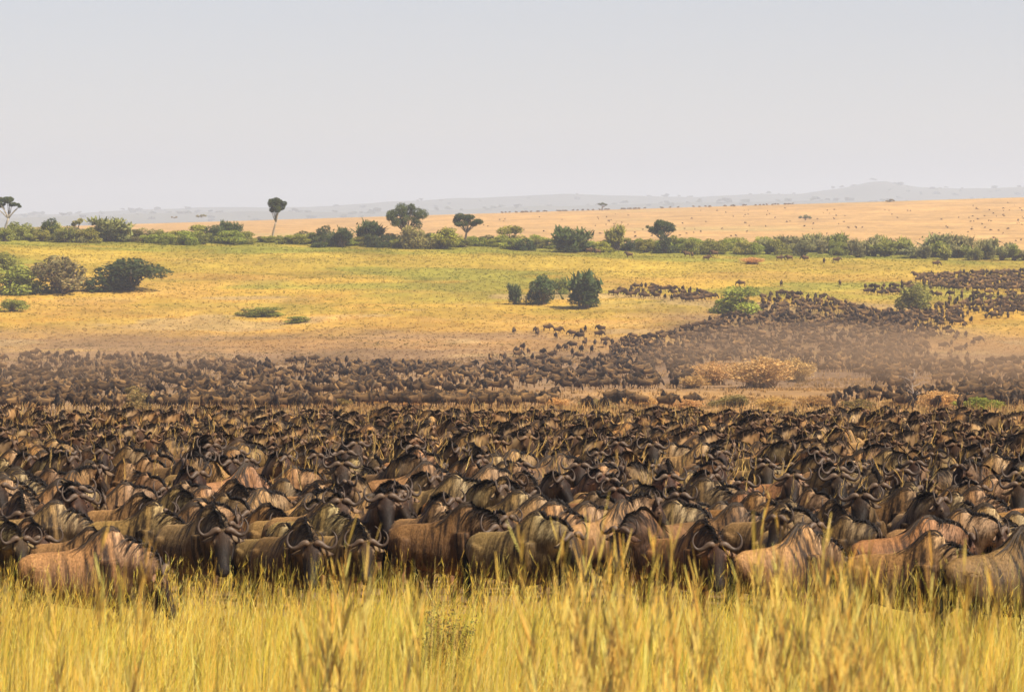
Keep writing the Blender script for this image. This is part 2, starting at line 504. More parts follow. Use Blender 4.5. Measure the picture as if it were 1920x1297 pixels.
    c = mix(c, L(.29, .172, .066), sstep(.45, .95, v))
    fore = sstep(-.65, .15, V[:, 0])
    c = mix(c, L(.028, .017, .010), sstep(.54, .43, strip) * fore * sstep(1.10, .82, v))
    c = mix(c, L(.34, .21, .09), sstep(.55, .68, str2) * .4)
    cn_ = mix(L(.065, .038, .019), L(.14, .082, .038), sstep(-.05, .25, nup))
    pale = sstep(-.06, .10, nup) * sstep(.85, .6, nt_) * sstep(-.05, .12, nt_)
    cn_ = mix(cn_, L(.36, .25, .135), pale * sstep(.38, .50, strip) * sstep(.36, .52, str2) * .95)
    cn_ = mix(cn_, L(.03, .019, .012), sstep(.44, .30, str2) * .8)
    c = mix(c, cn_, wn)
    c = mix(c, L(.40, .28, .15), sstep(.16, .04, np.abs(V[:, 0] - .55 - .25 * np.abs(V[:, 1]))) * sstep(.80, .97, v) * (1 - wh) * .85 * sstep(.3, .5, strip) * sstep(.34, .5, str2))
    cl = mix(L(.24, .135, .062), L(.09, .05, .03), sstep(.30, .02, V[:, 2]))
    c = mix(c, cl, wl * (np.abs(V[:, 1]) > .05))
    ch = mix(L(.045, .023, .012), L(.020, .013, .009), sstep(.02, .28, hx))
    ch = mix(ch, L(.018, .012, .011), sstep(.36, .44, hx))
    ch = mix(ch, L(.30, .20, .10), sstep(-.01, -.07, hu) * sstep(.22, .08, hx) * .8)
    ch = mix(ch, L(.22, .14, .08), sstep(.045, .02, np.abs(hx - .12)) * sstep(.085, .1, hs) * .6)
    c = mix(c, ch, wh)
    if voxel > .03:   # no hair strips at this size: the mane is colour on the crest
        c = mix(c, L(.015, .012, .010), sstep(.08, .16, nup) * sstep(.15, .3, nt_) * (1 - wh))
        c = mix(c, L(.02, .015, .012), wn * sstep(-.1, -.2, nup))
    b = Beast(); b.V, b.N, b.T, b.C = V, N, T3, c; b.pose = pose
    # --- short fur laid on the body
    if voxel < .03:
        tri = V[T3]; ar = np.linalg.norm(np.cross(tri[:, 1] - tri[:, 0], tri[:, 2] - tri[:, 0]), axis=1)
        n = 11000
        ti = r.choice(len(T3), n, p=ar / ar.sum()); bc = r.dirichlet([1, 1, 1], n)
        P0 = (tri[ti] * bc[..., None]).sum(1); N0 = nrm((N[T3[ti]] * bc[..., None]).sum(1)); C0 = (c[T3[ti]] * bc[..., None]).sum(1)
        whf = (wh[T3[ti]] * bc).sum(1); wnf = (wn[T3[ti]] * bc).sum(1)
        D = np.array([-.45, 0, -.85]) * (1 - whf[:, None]) + f * whf[:, None]
        D = D + r.normal(0, .18, (n, 3)); D = nrm(D - N0 * (D * N0).sum(1, keepdims=True))
        ln = r.uniform(.022, .042, n) * (1 + 1.6 * wnf) * (1 - .5 * whf); ln *= np.where(V[T3[ti, 0], 2] < .5, .5, 1)
        side = nrm(np.cross(N0, D))
        P = np.stack([P0 - N0 * .004, P0 + D * ln[:, None] * .5 + N0 * .006, P0 + D * ln[:, None] + N0 * .003], 1)
        W = np.stack([np.full(n, .0035), np.full(n, .003), np.full(n, .0006)], 1) * r.uniform(.6, 1.2, (n, 1))
        Cf = np.clip(C0 * r.uniform(.8, 1.22, (n, 1)), 0, .7)
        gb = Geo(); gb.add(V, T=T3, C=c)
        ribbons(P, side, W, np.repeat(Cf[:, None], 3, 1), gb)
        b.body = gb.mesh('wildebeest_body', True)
    # --- mane
    if voxel < .03:
        tcrest = [np.array([x, 0, np.interp(x, TORSO[:, 0], TORSO[:, 1])]) for x in (.16, .28, .40, .50)]
        nc = [q for i, q in enumerate(ncrest) if q[0] > .55 or i > 3]
        crest = smooth_path(np.array(tcrest + nc), 60)
        gm = Geo()
        sgm = 1. if seed % 2 else -1.
        # long strands laid over the neck, mostly to one side
        n = 165
        tq = r.uniform(.12, 1, n) * 7.9; i0 = tq.astype(int); ff = (tq - i0)[:, None]
        sgn = np.where(r.random(n) < .72, sgm, -sgm); amax = r.uniform(.35, 1.25, n) * np.interp(tq, [0, 3, 8], [.8, 1.1, .9])
        pts = []; rl1 = r.uniform(.2, 1, n); rl2 = r.random(n)
        for q in np.linspace(0, 1, 6):
            tb = np.clip(tq - q * q * 1.1, 0, 7.9); j0 = tb.astype(int); fj = (tb - j0)[:, None]
            ce = npts[j0] * (1 - fj) + npts[j0 + 1] * fj; tg = nrm(tt[j0] * (1 - fj) + tt[j0 + 1] * fj)
            sd_ = nrm(np.cross(Z, tg)); up = np.cross(tg, sd_); an = amax * q
            wv = np.interp(tb, np.arange(9), nw) * (1 - .45 * np.clip(np.cos(an), 0, 1) ** 1.5)
            lift = .010 + .035 * math.sin(q * 3.0) * rl1 + .035 * q * rl2
            pts.append(ce + up * ((np.interp(tb, np.arange(9), nu_) + lift) * np.cos(an))[:, None] + sd_ * (sgn * ((wv + lift) * np.sin(an)))[:, None])
        P = np.stack(pts, 1)
        tgn = nrm(P[:, 2] - P[:, 0]); W = np.array([.007, .008, .007, .006, .004, .001])[None] * r.uniform(.6, 1.3, (n, 1))
        cc = np.where(r.random((n, 1)) < .82, L(.012, .009, .008), L(.09, .062, .042)) * r.uniform(.6, 1.6, (n, 1))
        ribbons(P, nrm(tt[i0] + r.normal(0, .15, (n, 3))), W, np.repeat(cc[:, None], 6, 1), gm)
        # dark streaks trailing back from the hump over shoulder and back
        n = 60; x0 = r.uniform(.22, .56, n); q0 = r.uniform(.02, .30, n); lnq = r.uniform(.16, .42, n); pts = []; dq = r.uniform(.25, .75, n)
        for q in np.linspace(0, 1, 5):
            xx = x0 - lnq * q; tp = np.interp(xx, TORSO[:, 0], TORSO[:, 1]); bt = np.interp(xx, TORSO[:, 0], TORSO[:, 2]); wd = np.interp(xx, TORSO[:, 0], TORSO[:, 3])
            an = q0 + q * dq; zc_ = tp * .42 + bt * .58
            wv = wd * (1 - .42 * np.clip(np.cos(an), 0, 1) ** 1.5)
            lift = .010 + .012 * math.sin(q * 3)
            pts.append(np.stack([xx, np.where(np.arange(n) % 3 > 0, sgm, -sgm) * (wv + lift) * np.sin(an), zc_ + ((tp - bt) * .58 + lift) * np.cos(an)], 1))
        P = np.stack(pts, 1)
        ribbons(P, nrm(np.array([0.15, .6, 1.]) + r.normal(0, .2, (n, 3))), np.array([.006, .007, .006, .004, .001])[None] * r.uniform(.6, 1.4, (n, 1)), np.tile(L(.03, .02, .013), (n, 5, 1)) * r.uniform(.6, 1.8, (n, 1, 1)), gm)
        # short upright ridge along the neck crest
        n = 330; q = r.uniform(20, 58.9, n); i0 = q.astype(int); R0 = crest[i0]; tang = nrm(crest[np.minimum(i0 + 2, 59)] - crest[np.minimum(i0, 57)])
        ln = r.uniform(.04, .10, (n, 1)); dv = nrm(np.array([0, 0, 1.]) - tang * .5 + np.array([0, .35 * sgm, 0]) + r.normal(0, .25, (n, 3)))
        P = np.stack([R0 - dv * .02, R0 + dv * ln * .6, R0 + dv * ln + np.array([0, .02 * sgm, -.015])], 1)
        ribbons(P, nrm(tang + r.normal(0, .4, (n, 3))), np.array([.008, .007, .0015])[None] * np.ones((n, 1)), np.tile(L(.012, .009, .008), (n, 3, 1)), gm)
        b.mane = gm.mesh('wildebeest_mane'); b.maneA = gm.arrays()
        # --- beard
        gm = Geo(); n = 240
        thr = smooth_path(np.array([[.66, 0, .68], nthroat[3], nthroat[6], poll + f * .12 - u * .14, poll + f * .30 - u * .09]), 40)
        q = r.uniform(0, 38.9, n); i0 = q.astype(int); R0 = thr[i0] + np.stack([r.normal(0, .02, n), r.normal(0, .03, n), r.uniform(-.01, .03, n)], 1)
        ln = r.uniform(.10, .26, (n, 1)); sw = r.normal(0, .12, (n, 3)); sw[:, 2] = 0
        dz = np.array([-.12, 0, -1.])
        P = np.stack([R0, R0 + (dz + sw * .4) * ln * .5, R0 + (dz + sw) * ln], 1)
        cc = np.where(r.random((n, 1)) < .7, L(.032, .021, .013), L(.18, .11, .055)) * r.uniform(.6, 1.5, (n, 1))
        ribbons(P, nrm(r.normal(0, 1, (n, 3)) * [1, 1, .1]), np.array([.012, .010, .002])[None] * np.ones((n, 1)), np.repeat(cc[:, None], 3, 1), gm)
        b.beard = gm.mesh('wildebeest_beard'); b.beardA = gm.arrays()
        # --- tail
        gm = Geo(); n = 60
        R0 = np.array([-.79, 0, .98]) + r.normal(0, .012, (n, 3)); ln = r.uniform(.5, .85, (n, 1))
        P = np.stack([R0, R0 + np.array([-.07, 0, -.22]), R0 + np.array([-.08, 0, -.6]) * ln + r.normal(0, .02, (n, 3)), R0 + np.array([-.07, 0, -1.]) * ln + r.normal(0, .035, (n, 3))], 1)
        ribbons(P, nrm(r.normal(0, 1, (n, 3)) * [1, 1, .05]), np.array([.016, .013, .014, .003])[None] * np.ones((n, 1)), np.tile(L(.012, .009, .008), (n, 4, 1)), gm)
        b.tail = gm.mesh('wildebeest_tail')
    # --- horns, ears, eyes
    b.horn = []; b.ear = []; b.eye = []; b.hornV = []
    for k in (1, -1):
        hp = np.array([(.042, -.005, .075, .034), (.068, -.02, .090, .047), (.115, -.010, .086, .046), (.175, .03, .070, .035), (.24, .045, .066, .028),
                       (.292, .008, .08, .023), (.31, -.065, .10, .018), (.285, -.145, .115, .012), (.235, -.20, .11, .004)])
        hp = smooth_path(hp, 26 if voxel < .03 else 7)
        hz = .76 + .20 * ((seed * 7) % 5) / 4
        hp = hp * np.array([hz, .9 * hz, 1, .88])
        pts = poll + hp[:, 0:1] * k * s + hp[:, 1:2] * f + hp[:, 2:3] * u
        gh = Geo(); cc = np.interp(np.linspace(0, 1, len(hp))[:, None] * np.ones(3), [0, .5, 1], [0, 1, 2])
        cc = np.clip(cc, 0, 1); cc = L(.125, .08, .05) * (1 - cc) + L(.06, .04, .028) * cc
        tube(gh, pts, hp[:, 3], 12 if voxel < .03 else 4, cc)
        if voxel < .03: b.horn.append(gh.mesh('wildebeest_horn', True))
        b.hornV.append(gh.arrays())
        ge = Geo(); bs = poll + s * k * .095 + f * .02 - u * .02
        ed = nrm(s * k + f * .12 - u * .30); en = nrm(np.cross(ed, f)); es = nrm(np.cross(en, ed))
        a = np.linspace(0, 1, 7)
        pts = bs + ed * (a * .20)[:, None] + f * (.03 * np.sin(a * 2.5))[:, None]
        rr = np.interp(a, [0, .2, .45, .8, 1], [.02, .036, .042, .025, .003])
        rings = [ell(pts[i], es, en, rr[i], rr[i] * .35, rr[i] * .35, 10) for i in range(7)]
        loft(ge, rings, np.array([L(.16, .10, .055)] * 5 + [L(.05, .03, .02)] * 2))
        if voxel < .03:
            b.ear.append(ge.mesh('wildebeest_ear', True))
            gy = Geo(); ec = poll + f * .125 + s * k * .104 + u * .035
            rings = [ell(ec + s * k * z_, f, u, math.sqrt(max(1e-6, .019 ** 2 - z_ ** 2)), math.sqrt(max(1e-6, .019 ** 2 - z_ ** 2)), math.sqrt(max(1e-6, .019 ** 2 - z_ ** 2)), 10) for z_ in np.linspace(-.0185, .0185, 7)]
            loft(gy, rings, (.008, .006, .005)); b.eye.append(gy.mesh('wildebeest_eye', True))
    return b

BEASTS = {p: make_beast(p, 11 + i) for i, p in enumerate(POSES)}

PROTO = {}
def beast_proto(p):
    b = BEASTS[p]
    e = empty('wildebeest')
    parts = [('body', b.body, M_COAT), ('mane', b.mane, M_HAIR), ('beard', b.beard, M_HAIR), ('tail', b.tail, M_HAIR)]
    for k in (0, 1):
        parts += [('horn', b.horn[k], M_HORN), ('ear', b.ear[k], M_COAT), ('eye', b.eye[k], M_EYE)]
    for nm, me, mt in parts:
        o = new_obj(nm, me, mt, e)
    return e
GROUP = 'wildebeest packed together in the near herd'
def put_beast(x, y, th, pose, H=1.0, tint=(1, 1, 1), detail=True, label=''):
    """th in degrees: 0 faces right, -90 faces the camera"""
    if pose not in PROTO:
        e = PROTO[pose] = beast_proto(pose)
    else:
        src = PROTO[pose]
        e = src.copy(); COL.objects.link(e)
        for ch in list(src.children):
            n = ch.name.split('.')[0]
            if not detail and n in ('eye', 'tail'): continue
            c = ch.copy(); COL.objects.link(c); c.parent = e
    sl_ = math.degrees(math.atan2(0, 1))
    e.location = (x, y, float(gz(x, y)) - .01)
    e.rotation_euler = (0, 0, math.radians(th))
    e.scale = (.9 * H, H, H)
    for ch in e.children:
        if ch.name.split('.')[0] in ('body', 'ear'): ch.color = (*tint, 1)
    tag(e, label, 'wildebeest', GROUP)
    return e

PLACED = []   # (x, y, th, H, reach)
def capsule(x, y, th, H):
    c, s_ = math.cos(math.radians(th)), math.sin(math.radians(th))
    return [(x + t * H * c, y + t * H * s_) for t in (-.6, -.2, .2, .6, 1.0)]
def clashes(x, y, th, H, rad=.50):
    cs = np.array(capsule(x, y, th, H))
    for (ps) in PLACED:
        if abs(ps[2, 0] - x) < 2.6 and abs(ps[2, 1] - y) < 2.6:
            d = np.linalg.norm(cs[:, None] - ps[None], axis=2).min()
            if d < rad: return True
    return False

def depth_for(px, ytop, H, lo=44, hi=100):
    d = np.arange(lo, hi, .1)
    yy = HY + F * (hgt((px - 960) / F * d, d) - 1.41 * H) / d
    return float(d[int(np.argmin(np.abs(yy - ytop)))])

TAN, GRY, DRK, RED = (1.02, .95, .85), (.88, .84, .82), (.58, .53, .50), (.80, .67, .55)
# hand-placed animals: hump px, hump top py, heading, pose, size, coat, label
HERO = [
 (205, 985, 8, 'low', 1.04, TAN, 'tan bull plunging right through tall grass at the far left of the front row'),
 (395, 945, -46, 'walk_in', 1.04, GRY, 'pale-backed wildebeest turning its face to the camera behind the plunging tan bull'),
 (568, 968, -52, 'walk_in', 1.0, DRK, 'dark wildebeest with drooping face in the grass behind the blurred tall stem'),
 (822, 937, -52, 'low', 1.0, TAN, 'smooth brown wildebeest with curved rump and bare hind leg, head behind its neighbour'),
 (1005, 957, -36, 'walk', 1.03, GRY, 'grey-brown wildebeest with pale bearded cheek walking right at front centre'),
 (1205, 948, -125, 'walk', 1.0, DRK, 'black-maned wildebeest coming forward right of the pale-cheeked front centre animal'),
 (1318, 972, -50, 'walk_in', .99, RED, 'red-brown wildebeest with cream ear patch looking at the camera, front row'),
 (1505, 980, 34, 'low', 1.02, TAN, 'light-backed wildebeest behind blurred orange grass in the front row'),
 (1748, 993, -26, 'low', 1.04, TAN, 'pale-rumped wildebeest with thick black mane behind orange grass on the right'),
 (1738, 966, 14, 'walk', 1.0, RED, 'red-backed wildebeest with white hump just behind the thick-maned one'),
 (1802, 953, -18, 'walk', 1.0, GRY, 'wildebeest with whitish striped neck, third back behind the orange grass'),
 (1925, 985, 30, 'low', 1.12, DRK, 'very dark wildebeest cut by the right edge of the front row'),
 (38, 918, -55, 'walk_in', 1.02, GRY, 'grey-cheeked wildebeest at the left edge facing the camera'),
 (120, 912, -62, 'up', 1.0, DRK, 'dark faced wildebeest beside the grey-cheeked one at the left edge'),
 (262, 922, -30, 'walk_in', .98, TAN, 'smooth tan wildebeest just above the plunging bull\'s back'),
 (345, 900, -35, 'walk', .97, GRY, 'small-backed wildebeest between the smooth tan one and the pale-backed one'),
 (490, 915, 40, 'walk', .98, TAN, 'golden-rumped wildebeest in second row left of the dark drooping face'),
 (590, 905, -48, 'walk_in', 1.0, GRY, 'wildebeest with white neck blaze above the dark drooping face'),
 (712, 925, -78, 'up', 1.02, DRK, 'black-faced wildebeest staring head-on left of the curved-rump animal'),
 (775, 892, -70, 'up_out', .98, GRY, 'wildebeest with pale neck stripe above the curved-rump animal'),
 (945, 892, -35, 'walk_in', 1.0, TAN, 'golden-backed wildebeest with sloping mane behind the front centre pair'),
 (1082, 868, -86, 'up', 1.02, DRK, 'head-on wildebeest with rust forehead patch at centre'),
 (976, 866, -88, 'up', .97, GRY, 'head-on wildebeest with wide curling horns left of the rust-forehead one'),
 (962, 842, 30, 'walk', 1.0, TAN, 'tan-sided wildebeest standing right behind the two head-on centre animals'),
 (1142, 893, -58, 'up_in', 1.0, TAN, 'tan wildebeest with red-brown face, right of the rust-forehead one'),
 (1216, 832, -82, 'up', 1.04, DRK, 'tall long-faced wildebeest with very wide horns above the centre right'),
 (1268, 920, -55, 'up_in', 1.0, DRK, 'wide-horned dark wildebeest staring from just above the cream-ear animal'),
 (1418, 925, -30, 'low', 1.0, RED, 'brown wildebeest showing its side above the light-backed front row animal'),
 (1468, 942, -42, 'walk', 1.0, GRY, 'wildebeest with white mane edge just above the light-backed front animal'),
 (1562, 888, -84, 'up', 1.05, DRK, 'big bearded wildebeest staring head-on at right of centre'),
 (1705, 903, -28, 'low', 1.0, DRK, 'glossy dark-maned wildebeest in a gap of grass on the right'),
 (1640, 826, -22, 'walk', 1.03, TAN, 'clear tan wildebeest with humped back at the crest on the right'),
 (1860, 890, -35, 'walk', 1.0, TAN, 'tan wildebeest with big curled horn near the right edge'),
 (1330, 850, -70, 'up_in', 1.0, DRK, 'wildebeest with tall horns above the wide-horned dark one'),
 (1430, 858, -62, 'up_in', .97, GRY, 'wildebeest with spread horns and lit ear, right of the tall-horned one'),
 (640, 845, -78, 'up', 1.0, DRK, 'dark head-on wildebeest under the golden grass clump left of centre'),
 (835, 838, -80, 'up_out', 1.0, DRK, 'long dark face with white mouth rim, left of the two head-on centre animals'),
 (760, 815, -84, 'up', 1.0, DRK, 'black-headed wildebeest with white jaw on the crest left of centre'),
 (290, 846, -40, 'walk', 1.0, RED, 'reddish wildebeest with pale curved hump at upper left'),
 (455, 832, 35, 'walk', 1.0, RED, 'brown round-backed wildebeest right of the pale curved hump'),
 (100, 822, -24, 'walk', 1.04, TAN, 'large tan wildebeest at the crest near the left edge'),
 (530, 850, -20, 'walk_in', .98, GRY, 'wildebeest with white neck side by the golden clump'),
 (1050, 850, 30, 'walk', .98, DRK, 'black-maned wildebeest just behind the rust-forehead one'),
 (1790, 870, -150, 'walk', .98, TAN, 'tan wildebeest facing left on the right of the herd'),
 (1905, 860, -60, 'up', 1.0, GRY, 'horned wildebeest facing camera at the right edge'),
 (1500, 835, -20, 'walk_in', .97, GRY, 'grey wildebeest at the crest above the big bearded one'),
 (180, 868, -50, 'up_in', 1.0, GRY, 'curl-horned wildebeest below the large tan crest animal'),
 (1620, 925, -100, 'up', 1.0, DRK, 'dark bodied wildebeest tucked beside the big bearded one'),
]
INFO = []
for px, yt, th, pose, H, tint, lab in HERO:
    d = depth_for(px, yt, H)
    c, s_ = math.cos(math.radians(th)), math.sin(math.radians(th))
    # the hump sits .4 m ahead of the animal's origin
    x = (px - 960) / F * d - .37 * H * c; y = d - .37 * H * s_
    k = 0; front = yt > 940
    while clashes(x, y, th, H, .26 if front else .44) and k < (5 if front else 14):
        y += .12; x *= (y) / (y - .12); k += 1
    j = np.random.default_rng(int(px)).uniform(.93, 1.07, 3)
    put_beast(x, y, th, pose, H, tuple(np.array(tint) * j), True, lab)
    PLACED.append(np.array(capsule(x, y, th, H)))

# the rest of the individually built animals, packed at random between them
cand = []
r2 = np.random.default_rng(21)
heads = np.array([-10, -25, -35, 15, -45, -55, -68, -80, -95, 40, 155, -130])
hp_ = np.array([3, 3, 3, 1.5, 3, 3, 3.5, 4, 3, 1.5, 1.2, 1.5]); hp_ = hp_ / hp_.sum()
def fill(lo, hi, n, rad, marg):
    out = []
    for _ in range(n):
        y = r2.uniform(lo ** 2, hi ** 2) ** .5
        x = r2.uniform(-1, 1) * (y * .12 + marg)
        th = r2.choice(heads, p=hp_) + r2.normal(0, 10)
        if y < 72 and r2.random() < .6: th = r2.uniform(-50, 5)
        H = r2.choice([r2.uniform(.80, .92), r2.uniform(.92, 1.06), r2.uniform(.94, 1.06)])
        if y < 68 and abs((th + 180) % 360 - 180) > 105: continue
        if clashes(x, y, th, H, rad): continue
        PLACED.append(np.array(capsule(x, y, th, H)))
        out.append((x, y, th, H))
    return out
spots = fill(59, 100, 24000, .53, .5)
spots2 = fill(99, 146, 40000, .47, 1.2)
spots.sort(key=lambda t: t[1])
spots3 = [t for t in fill(146, 190, 900, .5, 1.2) if r2.random() < (190 - t[1]) / 44]

spots2.sort(key=lambda t: t[1])
indiv = spots + spots2 + spots3
indiv, rest = indiv[:300 - len(HERO)], indiv[300 - len(HERO):]
for _ in range(6000):     # the herd goes on past both edges of the picture
    y = r2.uniform(54 ** 2, 150 ** 2) ** .5; x = r2.choice([-1, 1]) * (y * .12 + r2.uniform(.9, 7)); th = r2.choice(heads, p=hp_) + r2.normal(0, 10); H = r2.uniform(.85, 1.05)
    if clashes(x, y, th, H, .55): continue
    PLACED.append(np.array(capsule(x, y, th, H))); rest.append((x, y, th, H))
ORD = ['', 'second ', 'third ', 'fourth ', 'fifth ', 'sixth ', 'seventh ', 'eighth ', 'ninth ', 'tenth ', 'eleventh ', 'twelfth ', 'thirteenth ', 'fourteenth ', 'fifteenth ', 'sixteenth ']
todo = []
for (x, y, th, H) in indiv:
    tn = int(r2.choice(4, p=[.36, .26, .22, .16])); tint = np.array([TAN, GRY, DRK, RED][tn]) * r2.uniform(.85, 1.15, 3) ** .6
    a = (th + 180) % 360 - 180
    if -125 < a < -50: pose = r2.choice(['up', 'up', 'up_in', 'up_out', 'walk']); fc = 'facing the camera'
    elif abs(a) <= 50: pose = r2.choice(['walk', 'walk', 'walk', 'walk_out', 'walk_in', 'walk_in', 'low', 'low', 'up', 'up_in', 'up_in', 'graze']); fc = 'heading right'
    else: pose = r2.choice(['walk', 'walk_out', 'low', 'up', 'up_out']); fc = 'heading left'
    if y < 76 and pose == 'up' and fc == 'heading right': pose = 'low'
    hd = 'head raised' if pose.startswith('up') else ('head down' if pose in ('low', 'graze') else 'head level')
    px = 960 + F * x / y
    zone = ['left edge', 'left', 'centre', 'right', 'right edge'][int(np.clip((px + 1) / 385, 0, 4))]
    row = 'in the near rows' if y < 72 else ('in the middle rows' if y < 90 else 'in the small back rows')
    coat = ['tan', 'grey', 'blackish', 'red-brown'][tn]
    todo.append([px, (coat, fc, hd, row, zone), (x, y, th, str(pose), H, tuple(tint))])
todo.sort(key=lambda t: t[0])
tot = {}
for t in todo: tot[t[1]] = tot.get(t[1], 0) + 1
seen = {}
for px, key, (x, y, th, pose, H, tint) in todo:
    coat, fc, hd, row, zone = key
    k = seen.get(key, 0); seen[key] = k + 1
    lab = f'{coat} wildebeest {fc}, {hd}, {row}, {zone}'
    if tot[key] > 1: lab = f'{(ORD[k] + "leftmost").strip()} {coat} wildebeest {fc}, {hd}, {row}, {zone}'
    put_beast(x, y, th, pose, H, tint, y < 85, lab)

# every other animal, thousands of them, as one mass
LOW = [make_beast(p, 60 + i, .07) for i, p in enumerate(['walk', 'walk_in', 'low', 'up', 'graze'])]
def low_arrays(b, ratio, horns):
    g = Geo(); g.add(b.V, T=b.T, C=b.C)
    me = g.mesh('tmp'); o = bpy.data.objects.new('tmp', me); COL.objects.link(o)
    md = o.modifiers.new('d', 'DECIMATE'); md.ratio = ratio
    dg = bpy.context.evaluated_depsgraph_get(); dg.update()
    out = bpy.data.meshes.new_from_object(o.evaluated_get(dg)); bpy.data.objects.remove(o)
    V = np.empty(len(out.vertices) * 3, np.float32); out.vertices.foreach_get('co', V); V = V.reshape(-1, 3)
    C = np.empty(len(out.vertices) * 4, np.float32); out.color_attributes['Col'].data.foreach_get('color', C); C = C.reshape(-1, 4)[:, :3]
    out.calc_loop_triangles(); T3 = np.empty(len(out.loop_triangles) * 3, np.int32); out.loop_triangles.foreach_get('vertices', T3); T3 = T3.reshape(-1, 3)
    g = Geo(); g.add(V, T=T3, C=C)
    # mane slab over crest and beard wedge so silhouettes keep their fringe
    for (hV, hQ, hT, hC) in (b.hornV if horns else []): g.add(hV, hQ, hT, hC)
    return g.arrays()
NEARP = ['walk', 'walk_in', 'low', 'up', 'up_in', 'up_out']
def near_arrays(p):
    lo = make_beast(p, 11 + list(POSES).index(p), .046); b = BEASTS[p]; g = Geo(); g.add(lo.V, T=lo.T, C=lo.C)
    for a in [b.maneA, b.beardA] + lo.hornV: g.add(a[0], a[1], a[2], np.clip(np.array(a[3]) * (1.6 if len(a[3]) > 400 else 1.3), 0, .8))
    return g.arrays()
LOWN = [near_arrays(p) for p in NEARP]
LOWM = [low_arrays(b, .45, True) for b in LOW]; LOWF = [low_arrays(b, .16, False) for b in LOW]
HERD = Geo()
def mass_beast(x, y, th, H, tint, far):
    src = {0: LOWM, 1: LOWF, 2: LOWN}[int(far)]; V, Q, T3, C = src[int(r2.integers(0, len(src)))]
    c, s_ = math.cos(math.radians(th)), math.sin(math.radians(th))
    P = np.stack([x + H * (V[:, 0] * c - V[:, 1] * s_), y + H * (V[:, 0] * s_ + V[:, 1] * c), float(gz(x, y)) + H * V[:, 2]], 1)
    HERD.add(P, Q if len(Q) else None, T3, np.clip(C * tint, 0, .7))
def rtint():
    t = np.array([TAN, GRY, DRK, DRK, DRK][int(r2.integers(0, 5))]) * r2.uniform(.38, .9); return t
for (x, y, th, H) in rest: mass_beast(x, y, th, H, np.array([TAN, GRY, DRK, RED][int(r2.integers(0, 4))]) * r2.uniform(1.0, 1.45), 2)

def in_poly(px, py, poly):
    ins = False; n = len(poly); j = n - 1
    for i in range(n):
        xi, yi = poly[i]; xj, yj = poly[j]
        if (yi > py) != (yj > py) and px < (xj - xi) * (py - yi) / (yj - yi) + xi: ins = not ins
        j = i
    return ins
def region(poly, n, sepx, sepy, dmin, dmax, hd, clump=0., size=1.0, far=True):
    """animals scattered over the stretch of ground whose outline is given"""
    xs = [p[0] for p in poly]; ys = [p[1] for p in poly]; got = []
    for _ in range(n * 12):
        if len(got) >= n: break
        px = r2.uniform(min(xs), max(xs)); py = r2.uniform(min(ys), max(ys))
        if not in_poly(px, py, poly): continue
        if clump and vnoise(px, py * 2.2, 42, 5) < clump: continue
        if any(abs(px - a) < sepx and abs(py - b) < sepy for a, b in got): continue
        got.append((px, py))
        x, y = ground_at(px, py, dmin, dmax)
        th = r2.choice(hd) + r2.normal(0, 16)
        mass_beast(x, y, th, r2.uniform(.92, 1.06) * size, rtint(), far)
ANY = [0, 10, -20, -60, -90, -90, -75, -105, 180, 160, 80, 95]
region([(-60, 676), (60, 668), (230, 672), (420, 680), (640, 682), (830, 690), (860, 712), (640, 745), (400, 752), (-60, 762)], 500, 9, 3.6, 300, 720, ANY, .27)
region([(620, 752), (1030, 752), (1040, 768), (620, 770)], 46, 11, 4, 250, 420, [0, 0, 5, -10, 10, 180], 0, 1., False)
region([(1090, 752), (1300, 752), (1300, 772), (1090, 772)], 9, 20, 4, 250, 420, [0, -90, -80, 180], 0, 1., False)
region([(0, 756), (620, 756), (620, 772), (0, 772)], 90, 9, 3, 250, 420, ANY, .2, 1., False)
region([(640, 690), (860, 690), (1300, 680), (1310, 728), (1000, 738), (760, 745), (640, 745)], 250, 10, 4, 300, 760, ANY, .22)
region([(860, 668), (960, 655), (1140, 640), (1320, 650), (1320, 700), (860, 705)], 90, 12, 5, 500, 790, ANY, .3)
region([(960, 618), (1100, 618), (1190, 630), (1100, 640), (960, 632)], 12, 14, 4, 700, 900, ANY)
region([(1140, 645), (1260, 628), (1350, 600), (1430, 582), (1560, 566), (1640, 590), (1740, 602), (1690, 628), (1735, 655), (1670, 690), (1640, 715), (1510, 700), (1440, 680), (1300, 690), (1140, 690)], 620, 7, 3.5, 600, 900, [-90, -70, -110, 0, 30, 180, 90, 100], .12)
region([(1430, 560), (1480, 552), (1570, 566), (1500, 580), (1430, 580)], 40, 9, 4, 700, 950, ANY)
region([(1590, 585), (1700, 590), (1760, 575), (1920, 560), (1960, 560), (1960, 590), (1760, 615), (1740, 640), (1600, 610)], 190, 9, 4, 700, 950, ANY, .15)
region([(1710, 521), (1960, 512), (1960, 548), (1800, 548), (1730, 540)], 210, 7, 3, 800, 1000, [0, 180, -90, 90, 20], .05)
region([(1620, 545), (1690, 537), (1750, 545), (1700, 556), (1625, 556)], 30, 8, 4, 800, 960, ANY)
region([(1740, 555), (1960, 550), (1960, 575), (1800, 580)], 60, 12, 5, 800, 960, ANY)
region([(1140, 550), (1200, 541), (1340, 552), (1345, 562), (1290, 568), (1140, 556)], 48, 7, 4, 800, 960, [0, 20, 180, -90])
region([(1600, 655), (1765, 672), (1760, 715), (1700, 735), (1600, 720)], 80, 10, 5, 400, 800, ANY, .2)
region([(1660, 606), (1790, 600), (1840, 640), (1800, 700), (1640, 712)], 60, 12, 5, 600, 900, ANY, .25)
region([(1740, 690), (1960, 675), (1960, 770), (1800, 768), (1700, 740)], 130, 14, 5, 260, 760, ANY, .3)
region([(1560, 745), (1960, 735), (1960, 772), (1560, 772)], 60, 16, 5, 260, 480, ANY, .2, 1., False)
